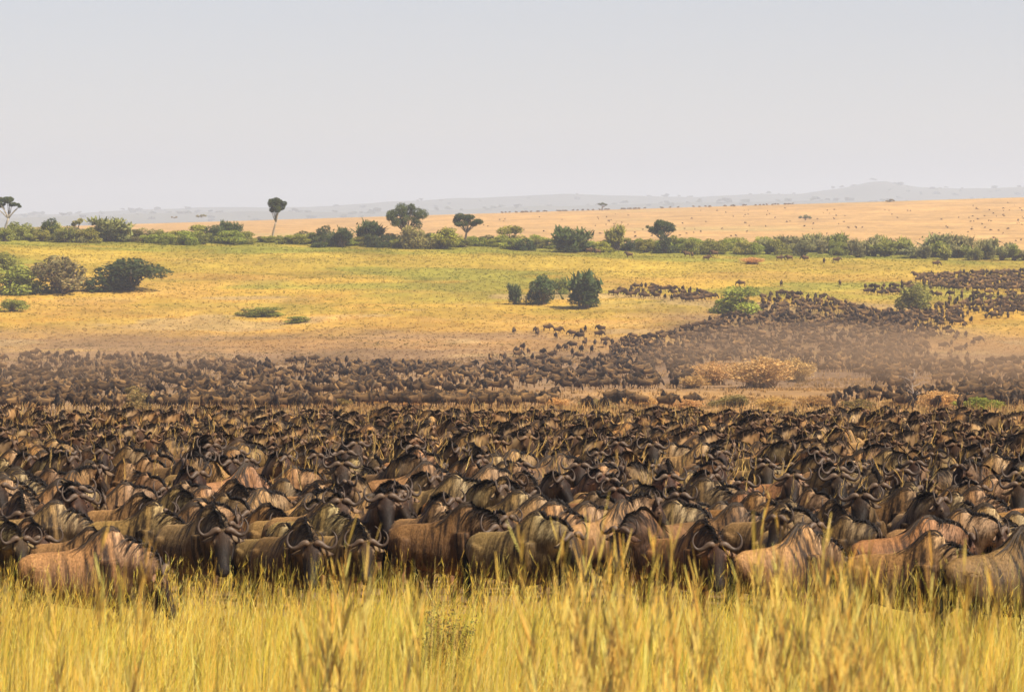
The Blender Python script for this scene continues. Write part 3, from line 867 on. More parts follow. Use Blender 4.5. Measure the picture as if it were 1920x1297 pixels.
for (px, py) in ((1288, 482), (1180, 484), (1120, 478), (1325, 490), (1105, 476), (1462, 490), (1480, 490), (1510, 491), (1545, 496), (1568, 494), (1575, 556), (1465, 556), (1390, 546), (1755, 500), (1298, 484), (1340, 481)):
    x, y = ground_at(px, py, 880, 1030); mass_beast(x, y, r2.choice([0, 180, 90, -90]), 1.05, np.array(DRK), True)
for _ in range(320):    # grazing dots over the far dry plain
    px = 1960 - 1100 * r2.random() ** 1.8; py = r2.uniform(380, 462)
    if py < np.interp(px, [200, 960, 1400, 1920], [416, 402, 390, 373]) + 2: continue
    if vnoise(px, py * 3, 60, 7) < .38: continue
    x, y = ground_at(px, py, 1250, 2480); mass_beast(x, y, r2.uniform(0, 360), r2.uniform(.42, .66), np.array(DRK), True)
for _ in range(80):
    px = r2.uniform(930, 1500); x = (px - 960) / F * 2440
    mass_beast(x, 2440 + r2.normal(0, 8), r2.choice([0, 180]), .8, np.array(DRK), True)
me = HERD.mesh('wildebeest_mass', True)
M_MASS = mat_col('coat_of_mass', .8, .1)
tag(new_obj('wildebeest_mass', me, M_MASS), 'thousands of small dark wildebeest spread over valley, slope and far plain', 'herd', kind='stuff')

# ------------------------------------------------------------------ vegetation
def leaf_cloud(g, centers, radii, n, size, cols, r, flat=1.0, shell=.35):
    """many small leaf faces through the volume of several clumps"""
    centers = np.asarray(centers); radii = np.asarray(radii)
    wts = radii ** 2; wts = wts / wts.sum()
    k = r.choice(len(centers), n, p=wts)
    dr = nrm(r.normal(size=(n, 3))); rad = radii[k] * r.uniform(shell, 1, n) ** .6
    P = centers[k] + dr * rad[:, None] * np.array([1, 1, flat])
    a = nrm(r.normal(size=(n, 3)) + dr * .2); b_ = nrm(np.cross(a, r.normal(size=(n, 3))))
    sz = size * r.uniform(.5, 1.3, (n, 1))
    V = np.stack([P - a * sz, P + b_ * sz * .55, P + a * sz, P - b_ * sz * .55], 1).reshape(-1, 3)
    tone = r.uniform(.75, 1.25, len(centers))[k]
    c = cols[r.integers(0, len(cols), n)] * (tone * r.uniform(.7, 1.3, n))[:, None]
    g.add(V, Q=np.arange(n * 4).reshape(-1, 4), C=np.repeat(c, 4, 0))
GREENS = {
 'dark': np.array([(.05, .068, .014), (.062, .08, .017), (.085, .095, .022)]),
 'olive': np.array([(.22, .21, .034), (.27, .245, .04), (.17, .175, .03)]),
 'bright': np.array([(.26, .27, .03), (.32, .30, .036), (.20, .22, .026)]),
 'grey': np.array([(.20, .185, .06), (.16, .15, .046), (.25, .21, .07)]),
 'dry': np.array([(.52, .29, .09), (.42, .22, .065), (.58, .35, .12)]),
 'rust': np.array([(.24, .16, .05), (.19, .15, .045), (.28, .19, .06)])}

def bush_meshes(kind, seed, w_=2.6, h_=3.0, n=3800, leaf=.11, upright=False):
    """local origin at the foot; crown of leaf clumps and a bundle of stems"""
    r = np.random.default_rng(seed); g = Geo(); st = Geo()
    k = 17 if not upright else 16
    cs = []; rs = []
    for i in range(k):
        a = r.uniform(0, 2 * np.pi); q = r.uniform(0, 1) ** .5
        zz = r.uniform(.08, .80) if not upright else r.uniform(.12, .86)
        wd = w_ * .5 * q * (math.sqrt(max(.05, 1 - zz ** 2)) if not upright else (.55 + .3 * zz))
        cs.append((wd * math.cos(a), wd * math.sin(a), zz * h_)); rs.append(r.uniform(.17, .27) * (w_ + h_) * .5 * (.7 if upright else 1))
    leaf_cloud(g, cs, rs, n, leaf, GREENS[kind], r, .9)
    if upright:   # spiky tops
        m = n // 5; i = r.integers(0, k, m); P = np.array(cs)[i] + r.normal(0, .18, (m, 3)) + [0, 0, .3]
        up = np.array([0, 0, 1.]) + r.normal(0, .25, (m, 3)); ln = r.uniform(.3, .8, (m, 1))
        ribbons(np.stack([P, P + up * ln], 1), nrm(r.normal(size=(m, 3)) * [1, 1, 0]), np.array([[.09, .02]]) * np.ones((m, 1)), np.repeat(GREENS[kind][r.integers(0, 3, m)][:, None], 2, 1), g)
    for c in cs:
        b0 = np.array([r.normal(0, .15), r.normal(0, .15), -.15]); c = np.array(c)
        tube(st, smooth_path(np.array([b0, b0 * .5 + c * .45 + r.normal(0, .08, 3), c]), 5), np.linspace(.07, .02, 5), 5, (.16, .12, .085))
    return g.mesh('bush_foliage'), st.mesh('bush_stem')
def dry_bush(seed):
    r = np.random.default_rng(seed); g = Geo(); st = Geo(); n = 420
    a = r.uniform(0, 6.28, n); sp = r.uniform(.1, 1.35, n); h = r.uniform(.9, 2.6, n) * (1 - .25 * sp / 1.35)
    b0 = np.stack([r.normal(0, .25, n), r.normal(0, .25, n), np.full(n, -.1)], 1); tip = np.stack([np.cos(a) * sp, np.sin(a) * sp, h], 1)
    mid = b0 * .5 + tip * np.array([.35, .35, .6]); pts = np.stack([b0, mid, tip], 1)
    ribbons(pts, nrm(r.normal(size=(n, 3)) * [1, 1, .1]), np.array([[.035, .022, .008]]) * np.ones((n, 1)), np.repeat(L(.40, .25, .11) * r.uniform(.7, 1.3, (n, 1, 1)), 3, 1), g)
    leaf_cloud(g, np.concatenate([tip, mid[::2] * .3 + tip[::2] * .7]), np.full(n + n // 2, .22), 5200, .065, GREENS['dry'], r, 1., .0)
    for k in range(9):
        i = int(r.integers(0, n)); tube(st, smooth_path(pts[i], 6), np.linspace(.05, .012, 6), 5, (.33, .23, .14))
    return g.mesh('dry_bush_foliage'), st.mesh('dry_bush_stem')
BUSH = {}
for kind in GREENS:
    BUSH[kind] = [bush_meshes(kind, 100 + i + len(kind) * 10) for i in range(3)]
    if kind == 'dry': BUSH[kind] = [dry_bush(171), dry_bush(172), dry_bush(173)]
    BUSH[kind + '_up'] = [bush_meshes(kind, 150 + i + len(kind) * 10, 2.0, 3.6, 2600, .105, True) for i in range(2)]

BBOX = {k: [] for k in BUSH}
for k in BUSH:
    for fo, stm in BUSH[k]:
        v = np.empty(len(fo.vertices) * 3, np.float32); fo.vertices.foreach_get('co', v); v = v.reshape(-1, 3)
        BBOX[k].append((float(np.percentile(v[:, 0], 98) - np.percentile(v[:, 0], 2)), float(np.percentile(v[:, 2], 99))))
def put_bush(px, py, wpx, hpx, kind, label, group=None, dmin=880, dmax=1060, name='bush', var=None):
    x, y = ground_at(px, py, dmin, dmax); s_ = F / y
    lst = BUSH[kind]; i = var if var is not None else int(r3.integers(0, len(lst)))
    fo, stm = lst[i % len(lst)]
    e = empty(name, (x, y, float(gz(x, y))), float(r3.uniform(0, 6.28)))
    up = kind.endswith('_up')
    bb = BBOX[kind][i % len(lst)]; bw, bh = bb
    e.scale = (wpx / s_ / bw, wpx / s_ / bw, hpx / s_ / bh)
    a = new_obj('foliage', fo, M_LEAF, e); b_ = new_obj('stem', stm, M_BARK, e)
    j = r3.uniform(.8, 1.2); a.color = (j * r3.uniform(.9, 1.1), j, j * r3.uniform(.85, 1.15), 1)
    tag(e, label, 'bush', group)
    return e
r3 = np.random.default_rng(33)

# bushes of the long belt on the crest of the slope: x, width, height (photo px), kind
BELT = []
def belt(x0, x1, step, kinds, wr, hr):
    x = x0
    while x < x1:
        k = kinds[int(r3.integers(0, len(kinds)))]
        BELT.append((x, r3.uniform(*wr), r3.uniform(*hr), k)); x += step * r3.uniform(.6, 1.4)
belt(-20, 170, 15, ['olive', 'bright', 'grey', 'olive'], (28, 46), (18, 32))
belt(170, 470, 16, ['olive', 'bright', 'olive', 'bright', 'grey'], (30, 52), (16, 28))
belt(468, 565, 17, ['bright', 'olive'], (20, 34), (10, 17))
belt(560, 1200, 17, ['bright', 'olive', 'olive', 'bright', 'dark'], (28, 46), (14, 26))
belt(1200, 1460, 15, ['bright', 'olive', 'bright'], (28, 46), (18, 30))
belt(1440, 1940, 16, ['grey_up', 'grey', 'olive', 'olive_up', 'grey_up'], (22, 38), (18, 34))
SPECIAL = [(92, 40, 36, 'dark'), (207, 66, 42, 'grey_up'), (400, 44, 32, 'dark'), (432, 36, 36, 'dark_up'), (370, 44, 30, 'olive'),
 (640, 34, 34, 'dark_up'), (606, 40, 32, 'dark'), (692, 46, 42, 'dark_up'), (780, 60, 40, 'grey'), (830, 52, 38, 'bright'), (955, 56, 38, 'olive'), (1070, 62, 44, 'dark_up'),
 (1155, 30, 44, 'olive_up'), (1248, 34, 32, 'dark'), (1480, 50, 40, 'grey_up'), (1520, 34, 46, 'grey_up'), (1572, 38, 50, 'olive_up'), (1760, 56, 54, 'grey_up'),
 (1800, 46, 54, 'grey_up'), (1850, 34, 42, 'grey_up'), (1660, 40, 36, 'olive_up')]
BIG = {(a, b_, c * (.70 if a > 1300 else .98), d) for a, b_, c, d in SPECIAL}
BELT += sorted(BIG)
BELT.sort()
def belt_y(px): return np.interp(px, [0, 500, 900, 1200, 1500, 1920], [447, 455, 463, 468, 474, 485])
KN = {'dark': 'dark green', 'olive': 'olive green', 'bright': 'yellow-green', 'grey': 'grey-green', 'dry': 'dry', 'rust': 'rusty'}
LM = [(-99, 'under the edge acacia'), (25, 'left of the tall thin tree'), (515, 'left of the round-crowned tree'),
      (762, 'left of the wind-bent tree'), (1240, 'right of the wind-bent tree'), (1500, 'at the right end')]
keys = []
for (px, wp, hp2, k) in BELT:
    seg = [t for a, t in LM if px >= a][-1]
    keys.append((('upright ' if k.endswith('_up') else '') + KN[k.split('_')[0]], seg))
cnt = {}
for (px, wp, hp2, k), key in zip(BELT, keys):
    n = cnt.get(key, 0); cnt[key] = n + 1
    tot_ = keys.count(key)
    pre = '' if tot_ == 1 else ((ORD[n] if n < len(ORD) else 'another ') + 'leftmost ').replace('leftmost leftmost', 'leftmost')
    put_bush(px, belt_y(px) + r3.uniform(-2, 7), wp, hp2 * (1.0 if (px, wp, hp2, k) in BIG else .95), k, f'{pre}{key[0]} bush in the belt, {key[1]}', 'bushes in the belt along the crest')

# single bushes on the slope
for a in [
 (240, 545, 122, 56, 'dark', 'large rounded dark green bush alone on the left of the slope', 700, 980),
 (22, 550, 90, 48, 'olive', 'broad green bush at the left edge of the slope', 700, 980),
 (112, 550, 96, 66, 'rust', 'brown half-bare bush between the edge bush and the large rounded one', 700, 980),
 (10, 505, 40, 30, 'olive', 'small bush behind the green left edge bush', 700, 1000),
 (25, 585, 50, 22, 'olive', 'low weedy bush below the left edge bush', 700, 980),
 (965, 572, 22, 36, 'dark_up', 'narrowest dark bush of the three in mid slope', 700, 980),
 (1020, 572, 50, 52, 'dark', 'middle dark bush of the three in mid slope', 700, 980),
 (1052, 552, 22, 30, 'olive', 'small olive bush peeping behind the middle dark bush', 700, 990),
 (1097, 578, 60, 62, 'dark_up', 'tallest pointed dark bush in mid slope', 700, 980),
 (1386, 588, 76, 48, 'bright', 'bright green bush at the edge of the dark herd crossing', 700, 960),
 (1716, 588, 66, 52, 'olive', 'olive bush surrounded by wildebeest on the right slope', 700, 960),
 (500, 594, 60, 16, 'bright', 'low green sprawling bush on the open left slope', 700, 960),
 (560, 606, 40, 12, 'bright', 'lowest green sprawl right of the sprawling bush', 700, 960),
 (465, 592, 40, 12, 'olive', 'flat olive sprawl left of the sprawling green bush', 700, 960),
 (1340, 722, 70, 42, 'dry', 'leftmost dry orange bush in the dusty valley', 400, 720),
 (1425, 728, 110, 56, 'dry', 'widest dry orange bush in the dusty valley', 400, 720),
 (1492, 716, 62, 42, 'dry', 'rounded dry orange bush right of the widest one', 400, 720),
 (1300, 730, 50, 24, 'dry', 'low dry bush at the left foot of the orange bushes', 400, 720),
 (1760, 768, 66, 34, 'dry', 'pale yellow bush under the bare dead tree', 250, 420),
 (1832, 772, 70, 26, 'bright', 'fresh green weedy bush at the right behind the near herd', 250, 420),
 (265, 770, 56, 34, 'rust', 'rusty bush behind the near herd at left', 250, 420),
 (255, 752, 40, 26, 'rust', 'red-brown bush among the small animals at left', 300, 460),
 (1410, 495, 40, 12, 'dry', 'straw heap like bush just below the crest belt', 850, 1010),
]:
    put_bush(a[0], a[1], a[2], a[3], a[4], a[5], None, a[6], a[7])

for i, (px, py, w_, h_) in enumerate([(640, 764, 46, 16), (705, 760, 40, 15), (770, 765, 52, 18), (880, 762, 46, 15), (960, 760, 60, 20), (1040, 764, 50, 17), (1120, 768, 58, 18), (1200, 764, 64, 20),
        (1285, 768, 60, 19), (1370, 764, 66, 22), (1450, 768, 60, 22), (1530, 764, 62, 20), (1610, 768, 56, 18), (1680, 765, 46, 18), (520, 768, 40, 14), (420, 762, 38, 14), (60, 768, 40, 16)]):
    order = sorted([640, 705, 770, 880, 960, 1040, 1120, 1200, 1285, 1370, 1450, 1530, 1610, 1680, 520, 420, 60]).index(px)
    put_bush(px, py, w_, h_, 'dry' if i % 3 else 'rust', f'{("first " if order == 0 else (ORD + ["seventeenth "])[order])}dry scrub clump from the left, just behind the near herd', 'dry scrub behind the near herd', 250, 420, 'dry_scrub')

def make_tree(name, px, py, H_px, crown, label, kind='dark', lean=0., trunk_r=.22, dmin=900, dmax=1060, n=8500, leaf=.15, forks=5, bark=(.2, .15, .11), flat=.7, cat='tree'):
    """crown: list of (dx, dz, r) in photo px from the trunk foot"""
    x, y = ground_at(px, py, dmin, dmax) if dmax < 1200 else ((px - 960) / F * dmin, dmin)
    s_ = F / y; r = np.random.default_rng(int(px))
    e = empty(name, (x, y, float(gz(x, y)) if dmax < 1200 else float(ZC - (py - HY) / F * y)), 0)
    cs = []; rs = []
    for dx, dz, rr in crown:
        for q in range(3):
            cs.append((dx / s_ + r.normal(0, .3) * rr / s_, r.normal(0, .55) * rr / s_, dz / s_ + r.normal(0, .18) * rr / s_)); rs.append(rr / s_ * r.uniform(.5, .8))
    g = Geo(); leaf_cloud(g, cs, rs, n, leaf, GREENS[kind], r, flat)
    st = Geo(); mid = np.mean(np.array(cs), 0)
    hb = min(c[2] for c in cs) * .85
    fork = np.array([lean / s_ + mid[0] * .35, 0, hb * .75])
    tube(st, smooth_path(np.array([[0, 0, -.3], [lean / s_ * .3, 0, hb * .35], fork]), 7), np.linspace(trunk_r * 1.25, trunk_r * .8, 7), 8, bark)
    pick = r.permutation(len(cs))[:forks + len(crown)]
    for i in pick:
        c = np.array(cs[i])
        tube(st, smooth_path(np.array([fork - [0, 0, .1], fork * .5 + c * .5 + r.normal(0, .15, 3) + [0, 0, -.1], c]), 6), np.linspace(trunk_r * .6, .04, 6), 6, bark)
    a = new_obj('crown', g.mesh('crown'), M_LEAF, e); new_obj('trunk', st.mesh('trunk'), M_BARK, e)
    tag(e, label, cat)
    return e
make_tree('acacia_tree', 8, 447, 85, [(-14, 70, 15), (4, 74, 15), (18, 64, 10), (26, 62, 7), (-5, 62, 9)], 'tall acacia with pale limbs cut by the left edge', lean=6, bark=(.3, .26, .2), trunk_r=.3, flat=.6)
make_tree('thin_tree', 511, 455, 82, [(3, 72, 13), (12, 64, 12), (14, 76, 9), (-2, 62, 8)], 'tall thin tree with a small crown on a bare pole trunk', lean=4, bark=(.28, .22, .15), trunk_r=.24, flat=.9)
make_tree('round_crowned_tree', 760, 462, 84, [(-26, 58, 16), (0, 68, 18), (22, 58, 17), (30, 56, 10), (-32, 52, 9), (0, 50, 14), (14, 72, 10), (-20, 46, 15), (20, 46, 15), (0, 42, 14), (-8, 60, 15)], 'broad round-crowned tree with forked trunk, largest above the belt', lean=3, trunk_r=.38, n=13000, flat=.8)
make_tree('flat_topped_tree', 872, 462, 64, [(-22, 47, 13), (-8, 54, 14), (8, 54, 14), (22, 48, 13), (0, 44, 13), (-12, 42, 10), (14, 42, 10)], 'flat-topped tree right of the broad round-crowned tree', lean=2, trunk_r=.28, flat=.6)
make_tree('windswept_tree', 1238, 468, 64, [(-6, 50, 16), (8, 48, 15), (-18, 38, 9), (-26, 42, 6), (24, 38, 8), (2, 34, 14), (16, 42, 11), (-8, 36, 11)], 'wind-bent tree with ragged crown above the bushes right of centre', lean=2, trunk_r=.3, flat=.7)
make_tree('small_acacia', 1129, 394, 16, [(-5, 11, 4), (3, 12, 4), (8, 10, 3)], 'tiny umbrella acacia on the far skyline', dmin=2380, dmax=2400, n=1400, leaf=.3, trunk_r=.3, flat=.45)
make_tree('flat_acacia', 1510, 412, 10, [(-10, 5, 5), (0, 5.5, 5), (9, 5, 5)], 'low spreading acacia alone on the golden plain', dmin=1900, dmax=1920, kind='grey', n=1500, leaf=.25, trunk_r=.25, flat=.5)
make_tree('skyline_shrub', 1668, 378, 6, [(-5, 2, 3), (3, 2.5, 3.5), (8, 2, 2)], 'tiny dark shrub on the right skyline', dmin=2420, dmax=2440, kind='rust', n=700, leaf=.3, trunk_r=.15, flat=.6, cat='shrub')
make_tree('skyline_thicket', 377, 408, 8, [(-7, 3, 3.5), (2, 3.5, 4), (8, 3, 3)], 'dark thicket on the left skyline before the haze', dmin=2460, dmax=2480, kind='grey', n=900, leaf=.3, trunk_r=.15, flat=.6, cat='thicket')
make_tree('skyline_shrub', 327, 409, 5, [(-5, 1.5, 2), (4, 1.5, 2)], 'tiny shrub left of the skyline thicket', dmin=2460, dmax=2480, kind='rust', n=500, leaf=.3, trunk_r=.15, flat=.5, cat='shrub')
make_tree('hazy_tree', 145, 440, 30, [(-4, 26, 8), (4, 28, 8)], 'faded round tree above the belt at left', dmin=1030, dmax=1055, kind='grey', n=1200, leaf=.2)
make_tree('hazy_tree', 188, 442, 32, [(-4, 28, 6), (4, 30, 6)], 'small faded tree right of the faded round one', dmin=1030, dmax=1055, kind='grey', n=900, leaf=.2)

def dead_tree():
    x, y = ground_at(1712, 762, 250, 480); s_ = F / y; r = np.random.default_rng(5)
    e = empty('dead_tree', (x, y, float(gz(x, y))))
    tr = Geo(); br = Geo()
    main = smooth_path(np.array([[.2, 0, -.1], [.1, .05, .9], [-.1, 0, 1.9], [.15, 0, 3.1]]), 9)
    tube(tr, main, np.linspace(.09, .03, 9), 7, (.33, .27, .22))
    for k in range(16):
        i = r.integers(2, 9); b0 = main[i]; a = r.uniform(0, 6.28)
        d = np.array([math.cos(a) * 1.0, math.sin(a) * .6, r.uniform(.3, 1.0)]); ln = r.uniform(.6, 1.6)
        tube(br, smooth_path(np.array([b0, b0 + d * ln * .5 + r.normal(0, .1, 3), b0 + d * ln + r.normal(0, .12, 3)]), 6), np.linspace(.035, .008, 6), 5, (.33, .27, .22))
    new_obj('trunk', tr.mesh('dead_trunk', True), M_BARK, e); new_obj('branches', br.mesh('dead_branches', True), M_BARK, e)
    tag(e, 'bare dead grey tree standing in the dusty valley at right', 'tree')
dead_tree()

def foreground_shrub():
    x, y = ground_at(832, 1268, 30, 44); r = np.random.default_rng(8)
    e = empty('wild_shrub', (x, y, float(gz(x, y))))
    st = Geo(); g = Geo(); ends = []
    for k in range(34):
        a = r.uniform(0, 6.28); h = r.uniform(.45, .98); sp = r.uniform(.05, .34)
        b0 = np.array([r.normal(0, .05), r.normal(0, .05), -.03]); t = np.array([sp * math.cos(a), sp * math.sin(a), h])
        p = smooth_path(np.array([b0, t * [.5, .5, .5] + r.normal(0, .03, 3), t]), 8)
        tube(st, p, np.linspace(.008, .002, 8), 5, (.14, .085, .04)); ends += list(p[3:])
    ends = np.array(ends)
    leaf_cloud(g, ends, np.full(len(ends), .07), 5200, .016, np.array([(.16, .14, .03), (.10, .11, .02), (.22, .13, .04), (.13, .075, .03)]), r, 1., .0)
    new_obj('foliage', g.mesh('wild_shrub_foliage'), M_LEAF, e); new_obj('stem', st.mesh('wild_shrub_stem'), M_BARK, e)
    tag(e, 'brownish green leafy shrub standing in the foreground grass at centre', 'shrub')
foreground_shrub()

# ------------------------------------------------------------------ grass
def blades(n, lo, hi, marg, hr, wr, cols, seed, lean=.35, k=4, dens=None, hmod=None, cmod=None, pw=1.0):
    r = np.random.default_rng(seed); g = Geo()
    y = r.uniform(lo ** (1 + pw), hi ** (1 + pw), n) ** (1 / (1 + pw))
    x = r.uniform(-1, 1, n) * (y * .122 + marg)
    if dens is not None:
        m = r.random(n) < dens(x, y); x = x[m]; y = y[m]; n = len(x)
    h = r.uniform(*hr, n)
    if hmod is not None: h = h * hmod(x, y)
    a = r.uniform(0, 6.28, n); wind = np.array([.25, .1])
    bend = (np.stack([np.cos(a), np.sin(a)], 1) * r.random((n, 1)) ** 2 * 2.0 + wind) * lean * h[:, None]
    z = gz(x, y) - .02
    t = np.linspace(0, 1, k)
    P = np.zeros((n, k, 3))
    P[..., 0] = x[:, None] + bend[:, :1] * t ** 1.8; P[..., 1] = y[:, None] + bend[:, 1:] * t ** 1.8
    P[..., 2] = z[:, None] + h[:, None] * (t - .12 * lean * t ** 2)
    b = r.uniform(0, 3.14, n); side = np.stack([np.cos(b), np.sin(b) * .6, np.zeros(n)], 1)
    W = r.uniform(*wr, n)[:, None] * np.interp(t, [0, .3, 1], [.8, 1, .12])[None]
    ci = cols[r.integers(0, len(cols), n)] * r.uniform(.65, 1.2, (n, 1))
    if cmod is not None: ci = cmod(x, y, ci, r)
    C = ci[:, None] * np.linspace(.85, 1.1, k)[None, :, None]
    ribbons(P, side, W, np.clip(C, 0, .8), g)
    return g, P, r
STRAW = np.array([(.87, .54, .085), (.86, .46, .065), (.88, .64, .18), (.82, .54, .055)])
GREENG = np.array([(.50, .44, .045), (.42, .40, .04), (.58, .47, .055)])
def cm(x, y, c, r):
    t = sstep(.52, .64, fbm(x, y, 2.2, 21, 3))[:, None] * .5 + .01
    gsel = GREENG[r.integers(0, 3, len(x))] * r.uniform(.75, 1.25, (len(x), 1))
    m = r.random((len(x), 1)) < t
    return np.where(m, gsel, c)
g, P, r = blades(150000, 27, 55, 5.5, (.34, .78), (.0022, .0055), STRAW, 41, .45, 4, hmod=lambda x, y: (.12 + 1.0 * fbm(x, y, .9, 22, 2) + .55 * fbm(x, y, 3.2, 23, 2)) * np.interp(y, [25, 46, 50, 55], [1, 1, 1, .8]), cmod=cm)
tag(new_obj('foreground_grass', g.mesh('foreground_grass'), M_GRASS), 'yellow and green grass filling the foreground', 'grass', kind='stuff')
g, P, r = blades(14000, 19, 31, 1.8, (1, 1), (.0022, .0042), STRAW, 45, .16, 5, dens=lambda x, y: sstep(.46, .66, fbm(x, y, 1.1, 27, 2)),
                 hmod=lambda x, y: np.clip(hgt(x, y) - (1250 - 230 * np.random.default_rng(4).random(len(x)) ** 1.35 - HY) / F * y, .3, 3), cmod=cm)
tag(new_obj('near_grass', g.mesh('near_grass'), M_GRASS), 'tall yellow grass clumps closest to the camera, out of focus', 'grass', kind='stuff')
g, P, r = blades(48000, 54, 84, 7, (.25, .62), (.003, .006), STRAW, 42, .5, 3)
tag(new_obj('trampled_grass', g.mesh('trampled_grass'), M_GRASS), 'trampled grass under the near herd', 'grass', kind='stuff')

ORANGE = np.array([(.86, .50, .10), (.86, .44, .08), (.88, .58, .15)])
def seed_stems(n, lo, hi, marg, hr, wr, cols, seed, name, label, spike=1.0, dens=None, xs=None, lean=.22, hmod=None):
    g, P, r = blades(n, lo, hi, marg, hr, wr, cols, seed, lean, 6, dens=dens, hmod=hmod)
    n = len(P)
    # seed heads: short spikelets on the top third
    q = 12 if spike < 1.2 else 26
    i = np.repeat(np.arange(n), q); t = r.uniform(3.3, 4.95, n * q); a0 = t.astype(int); f_ = (t - a0)[:, None]
    R0 = P[i, a0] * (1 - f_) + P[i, a0 + 1] * f_
    ax = nrm(P[i, 5] - P[i, 4]); off = r.normal(size=(n * q, 3)) * [1, 1, .3]
    d = nrm(ax + nrm(off) * .3); ln = r.uniform(.04, .10, (n * q, 1)) * spike
    C = cols[r.integers(0, len(cols), n * q)] * r.uniform(.8, 1.25, (n * q, 1))
    ribbons(np.stack([R0, R0 + d * ln * .5, R0 + d * ln], 1), nrm(np.cross(d, r.normal(size=(n * q, 3)))), np.array([[.0009, .0016, .0005]]) * spike * np.ones((n * q, 1)), np.repeat(np.clip(C, 0, .8)[:, None], 3, 1), g)
    tag(new_obj(name, g.mesh(name), M_GRASS), label, 'grass', kind='stuff')
seed_stems(3200, 34, 53, 4.5, (.75, 1.3), (.0016, .0028), STRAW, 51, 'seeding_grass', 'tall thin seeding stems rising above the foreground grass')
def od(x, y):
    px = 960 + F * x / y; q = np.zeros_like(px)
    for c, w_, a in ((610, 14, 1), (1060, 22, 1), (1150, 18, .8), (1435, 18, 1), (1545, 45, .7), (1620, 30, .5), (1240, 60, .2), (760, 20, .25), (1780, 60, .15), (180, 50, .15)):
        q = np.maximum(q, a * np.exp(-((px - c) / w_) ** 2))
    return q
seed_stems(2300, 13.5, 22, .8, (1, 1), (.004, .0075), ORANGE, 52, 'orange_plume_grass', 'tall orange plumed grass blurred close to the camera', 1.9, dens=od, lean=.07,
           hmod=lambda x, y: hgt(x, y) - (1215 - 260 * np.random.default_rng(3).random(len(x)) ** 1.7 - HY) / F * y)
seed_stems(7800, 66, 170, 7, (.9, 1.7), (.010, .020), np.array([(.62, .38, .10), (.54, .31, .08), (.70, .48, .18)]), 53, 'herd_grass', 'golden stalks standing among the packed wildebeest', 1.6,
           dens=lambda x, y: sstep(.40, .62, fbm(x, y, 7, 31, 3)) * .9 + .05, lean=.3)

seed_stems(5200, 150, 340, 4, (.6, 1.35), (.018, .040), np.array([(.48, .27, .075), (.40, .20, .055), (.58, .36, .12)]), 54, 'straw_stalks', 'tall tawny stalks behind the near herd', 1.0,
           dens=lambda x, y: sstep(.36, .58, fbm(x, y, 14, 33, 3)), lean=.3)

def tufts(n, lo, hi, marg, hr, wr, seed, name, label, cfun, dens=None, per=4, pw=1.0):
    r = np.random.default_rng(seed); g = Geo()
    y = r.uniform(lo ** (1 + pw), hi ** (1 + pw), n) ** (1 / (1 + pw)); x = r.uniform(-1, 1, n) * (y * .122 + marg)
    if dens is not None:
        m = r.random(n) < dens(x, y); x = x[m]; y = y[m]; n = len(x)
    c = cfun(x, y, r)
    x = np.repeat(x, per) + r.normal(0, .16, n * per); y = np.repeat(y, per) + r.normal(0, .16, n * per)
    c = np.repeat(c, per, 0) * r.uniform(.75, 1.3, (n * per, 1)); m_ = n * per
    h = r.uniform(*hr, m_); a = r.uniform(0, 6.28, m_); z = gz(x, y) - .03
    bx = np.cos(a) * h * .45; by = np.sin(a) * h * .45
    P = np.stack([np.stack([x, y, z], 1), np.stack([x + bx * .35, y + by * .35, z + h * .6], 1), np.stack([x + bx, y + by, z + h], 1)], 1)
    sd_ = np.stack([np.cos(a + 1.57), np.sin(a + 1.57), np.zeros(m_)], 1); sd_[:, 0] += .4; sd_ = nrm(sd_)
    W = r.uniform(*wr, m_)[:, None] * np.array([[1, .8, .15]])
    ribbons(P, sd_, W, np.clip(np.repeat(c[:, None], 3, 1), 0, .8), g)
    tag(new_obj(name, g.mesh(name), M_TUFT), label, 'grass', kind='stuff')
def slopec(x, y, r):
    k = sstep(.40, .62, fbm(x * .7, y, 11, 71, 3))[:, None]
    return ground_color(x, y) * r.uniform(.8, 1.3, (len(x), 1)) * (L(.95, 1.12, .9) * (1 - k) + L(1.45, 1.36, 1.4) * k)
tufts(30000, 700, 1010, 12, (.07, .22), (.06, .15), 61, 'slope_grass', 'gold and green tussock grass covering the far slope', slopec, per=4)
def valc(x, y, r):
    px, py = to_px(x, y, gz(x, y))
    t = ((.3 + .7 * sstep(.42, .58, fbm(x, y, 22, 41, 3))) * (.2 + .8 * sstep(480, 680, px)))[:, None]
    return (L(.26, .155, .06) * (1 - t) + L(.42, .235, .08) * t) * r.uniform(.7, 1.3, (len(x), 1))
tufts(34000, 140, 700, 8, (.12, .42), (.03, .09), 62, 'valley_grass', 'dry brown and straw grass on the dusty valley floor', valc, per=5,
      dens=lambda x, y: sstep(.34, .62, fbm(x, y, 20, 43, 3)) * .9 + .06)

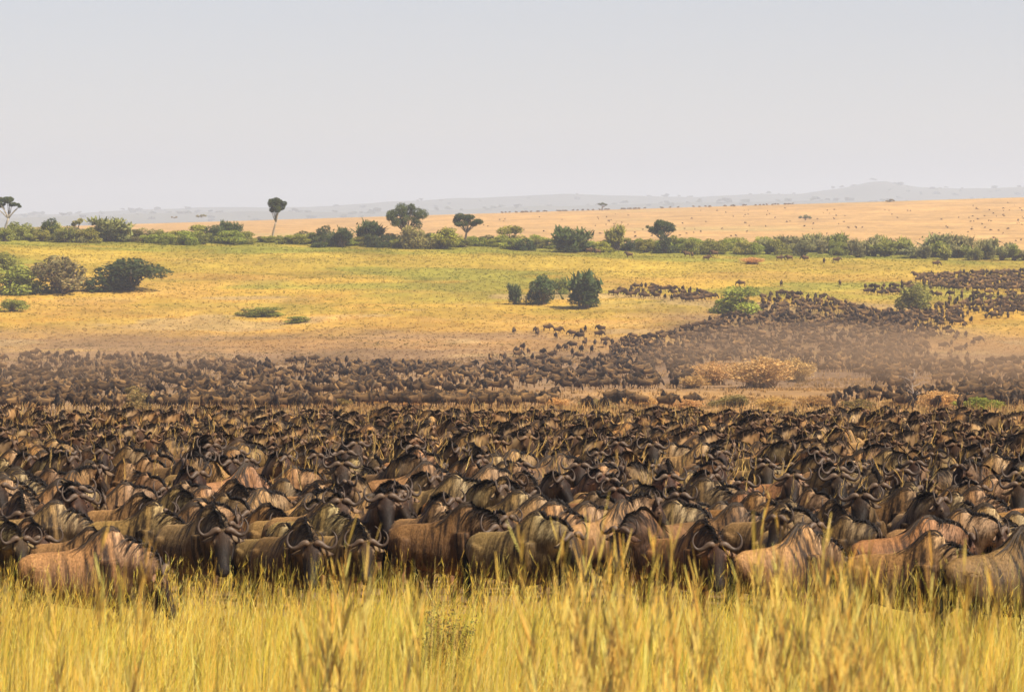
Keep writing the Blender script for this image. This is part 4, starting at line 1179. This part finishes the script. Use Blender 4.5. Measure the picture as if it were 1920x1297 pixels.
# ------------------------------------------------------------------ air
def volume_mat(name, col, dens):
    m = bpy.data.materials.new(name); m.use_nodes = True; t = m.node_tree
    t.nodes.remove(t.nodes['Principled BSDF'])
    v = t.nodes.new('ShaderNodeVolumePrincipled'); v.inputs['Color'].default_value = (*col, 1); v.inputs['Density'].default_value = dens
    v.inputs['Anisotropy'].default_value = .2
    t.links.new(v.outputs[0], t.nodes['Material Output'].inputs['Volume'])
    return m
def box_mesh(name, lo, hi):
    x0, y0, z0 = lo; x1, y1, z1 = hi
    V = [(x0, y0, z0), (x1, y0, z0), (x1, y1, z0), (x0, y1, z0), (x0, y0, z1), (x1, y0, z1), (x1, y1, z1), (x0, y1, z1)]
    return mesh_np(name, V, [[(0, 3, 2, 1), (4, 5, 6, 7), (0, 1, 5, 4), (1, 2, 6, 5), (2, 3, 7, 6), (3, 0, 4, 7)]])
o = new_obj('haze', box_mesh('haze', (-9000, -200, -85), (9000, 27000, 190)), volume_mat('haze_air', (.72, .79, .95), .00013))
tag(o, 'pale dry-season haze over the whole plain', 'haze', kind='stuff')

def dust(px, py, d0, d1, wpx, hgt_m, dens, label):
    dc = (d0 + d1) / 2; x = (px - 960) / F * dc; rx = wpx / F * dc / 2; ry = (d1 - d0) / 2
    n, m = 28, 14; V = []
    for i in range(m + 1):
        ph = math.pi * i / m
        for j in range(n):
            a = 2 * math.pi * j / n
            yy = dc + ry * math.sin(ph) * math.sin(a); xx = x + rx * math.sin(ph) * math.cos(a)
            V.append((xx, yy, float(gz(xx, yy)) + .5 + hgt_m * (math.cos(ph) + .35)))
    Q = [(i * n + j, (i + 1) * n + j, (i + 1) * n + (j + 1) % n, i * n + (j + 1) % n) for i in range(m) for j in range(n)]
    o = new_obj('dust_cloud', mesh_np('dust_cloud', V, [Q]), volume_mat('dust_air', (.60, .42, .25), dens))
    tag(o, label, 'dust', kind='stuff')
dust(1600, 690, 420, 760, 820, 5, .0016, 'brown dust hanging over the crossing herd at right')
dust(120, 700, 400, 720, 700, 5, .0010, 'brown dust hanging over the herd at left')
dust(1880, 720, 330, 640, 600, 5, .0009, 'brown dust at the far right of the valley')
